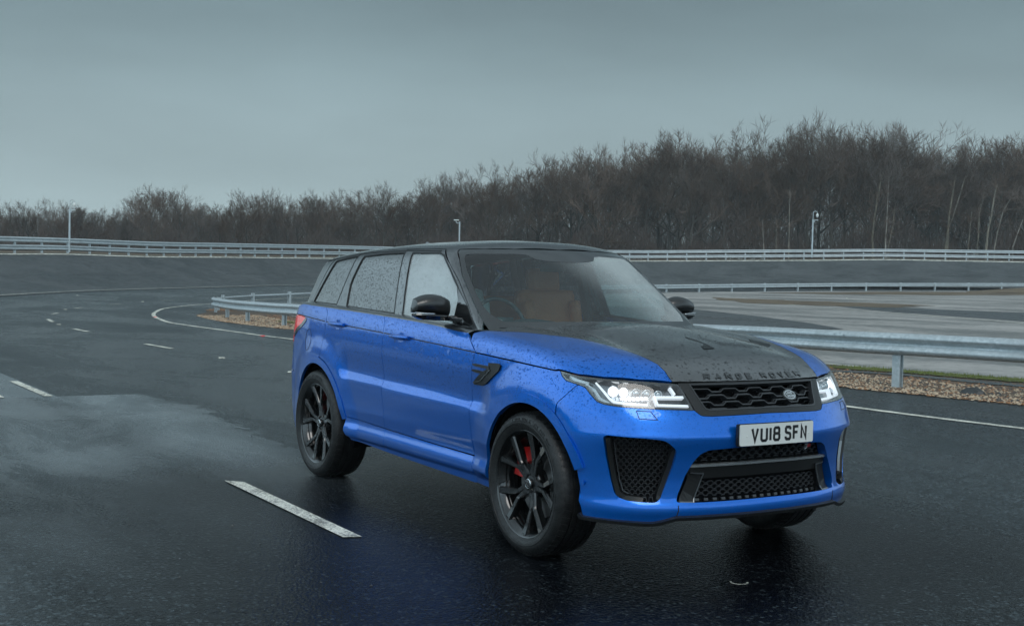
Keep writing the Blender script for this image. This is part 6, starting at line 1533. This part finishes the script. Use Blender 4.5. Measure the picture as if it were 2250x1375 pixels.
# pale birch stems at the edge of the wood
bl=['pale birch leaning right behind the rail, just right of the right camera pole','thin pale birch between the two tallest birches behind the rail','pale forked birch with the thickest stem behind the rail','','slender pale birch just right of the forked birch','pale birch with long bright stem, second from the forked birch','thin pale birch leaning right, near the right edge of the wood','short pale birch leaning right at the far right edge','faint thin birch just right of the leaning pale birch','thin grey stem left of the right camera pole, nearest to it','thin grey stem second to the left of the right camera pole','faint thin stem between the forked birch and the slender birch','thin grey stem third to the left of the right camera pole']
prev=None
for i,b in enumerate(E['birch']):
    pts=[np.array(p) for p in b]; pts=[pts[0]-np.array([0,0,3.])]+pts+[pts[-1]+(pts[-1]-pts[-2])*.5]
    r0=.17 if i in (0,2,5) else .09; T=TB(); T.seg(pts,list(np.linspace(r0,r0*.35,len(pts))),5)
    if i==3: o=link(bpy.data.objects.new('second_stem',T.mesh('stem',M['birch'])),prev); continue
    e=empty('birch_tree',(0,0,0)); o=link(bpy.data.objects.new('trunk',T.mesh('trunk',M['birch'])),e); tag(e,bl[i],'tree'); prev=e
    c=TB(); R=np.random.RandomState(i)
    for k in range(60):
        u=R.uniform(.45,1); q=pts[int(u*(len(pts)-1))]+R.normal(0,.1,3); d=unit(R.normal(0,1,3)+np.array([0,0,.8])); c.seg([q,q+d*1.0,q+d*1.7+np.array([0,0,-.2])],[.02,.014,.0],3)
    link(bpy.data.objects.new('crown',c.mesh('crown',M['twig'])),e)
# the depth of the wood: further trunks and undergrowth, one mass
rw=np.random.RandomState(9)
def bushy(name,pts,hs,n_each,m,rad,seed):
    """uncountable thin upright shoots"""
    n=len(pts); R=np.random.RandomState(seed); P0=np.array(pts); D=np.stack([R.normal(0,.22,n),R.normal(0,.22,n),np.ones(n)],1); D/=np.linalg.norm(D,axis=1)[:,None]; L=np.array(hs)
    B_=np.stack([D[:,1],-D[:,0],0*L],1)+np.array([1e-3,1,0]); B_/=np.linalg.norm(B_,axis=1)[:,None]; C_=np.cross(D,B_); r=np.array(rad)[:,None] if hasattr(rad,'__len__') else rad
    V=np.stack([P0+B_*r,P0+(-.5*B_+.87*C_)*r,P0+(-.5*B_-.87*C_)*r,P0+D*L[:,None]],1); F=(np.array([(0,1,3),(1,2,3),(2,0,3)])[None]+4*np.arange(n)[:,None,None]).reshape(-1,3)
    me=bpy.data.meshes.new(name); me.from_pydata(V.reshape(-1,3).tolist(),[],F.tolist()); me.materials.append(m); o=link(bpy.data.objects.new(name,me)); o['kind']='stuff'; return o
pts=[];hs=[];rd=[]
for _ in range(70000):
    px=rw.uniform(-120,2420); d=float(np.interp(px,skx,skd))+rw.uniform(2,30); tz=float(np.interp(px,skx,skz)); z0=basez(px); H=(tz-z0)
    u=rw.beta(1.2,1.9)*.62; x,y=place(px,d); L=rw.uniform(1.0,3.2); pts.append((x,y,z0+H*u)); hs.append(min(L,H*.9-H*u+.8)); rd.append(rw.uniform(.03,.06))
bushy('woodland',pts,hs,1,M['twig'],rd,1)
pts=[];hs=[];rd=[]
for _ in range(30000):
    px=rw.uniform(-120,2420); d=float(np.interp(px,skx,skd))-rw.uniform(4,14); x,y=place(px,d); z0=basez(px)
    tz=float(np.interp(px,skx,skz)); hh=(tz-z0)*.30*(.6+.4*math.sin(px*.02)+.2*math.sin(px*.055)); u=rw.uniform(0,1)**1.2; pts.append((x,y,z0-.5+hh*u)); hs.append(rw.uniform(.8,2.2)); rd.append(rw.uniform(.022,.045))
bushy('undergrowth',pts,hs,1,M['thicket'],rd,2)
# the wood carries on round behind the camera, where the car's paint mirrors it
pts=[];hs=[];rd=[]
for _ in range(60000):
    a=rw.uniform(3.35,8.35); r=rw.uniform(62,84); x=CV[0]+r*math.cos(a); y=CV[1]+r*math.sin(a)
    H=5.2+1.3*math.sin(a*9)+.9*math.sin(a*23+1)+.5*math.sin(a*61); u=rw.uniform(0,1)**.9; pts.append((x,y,H*u*.85)); hs.append(rw.uniform(1.,3.)); rd.append(rw.uniform(.04,.09))
bushy('woodland',pts,hs,1,M['twig'],rd,3)
# haze: thin rain mist over the whole place
def haze(dens_=.0016):
    m=bpy.data.materials.new('rain_haze'); m.use_nodes=True; nt=m.node_tree; nt.nodes.clear(); out=nt.nodes.new('ShaderNodeOutputMaterial'); pv=nt.nodes.new('ShaderNodeVolumePrincipled')
    pv.inputs['Color'].default_value=(.86,.93,.95,1); pv.inputs['Density'].default_value=dens_; pv.inputs['Anisotropy'].default_value=.2; nt.links.new(pv.outputs[0],out.inputs['Volume'])
    x0,x1,y0,y1,z0,z1=-420,420,-420,520,-12,34
    V=[(x,y,z) for z in (z0,z1) for y in (y0,y1) for x in (x0,x1)]
    o=mesh_obj('haze',V,[(0,2,3,1),(4,5,7,6),(0,1,5,4),(2,6,7,3),(0,4,6,2),(1,3,7,5)],m,None,False); o['kind']='stuff'; return o
haze(.00045)
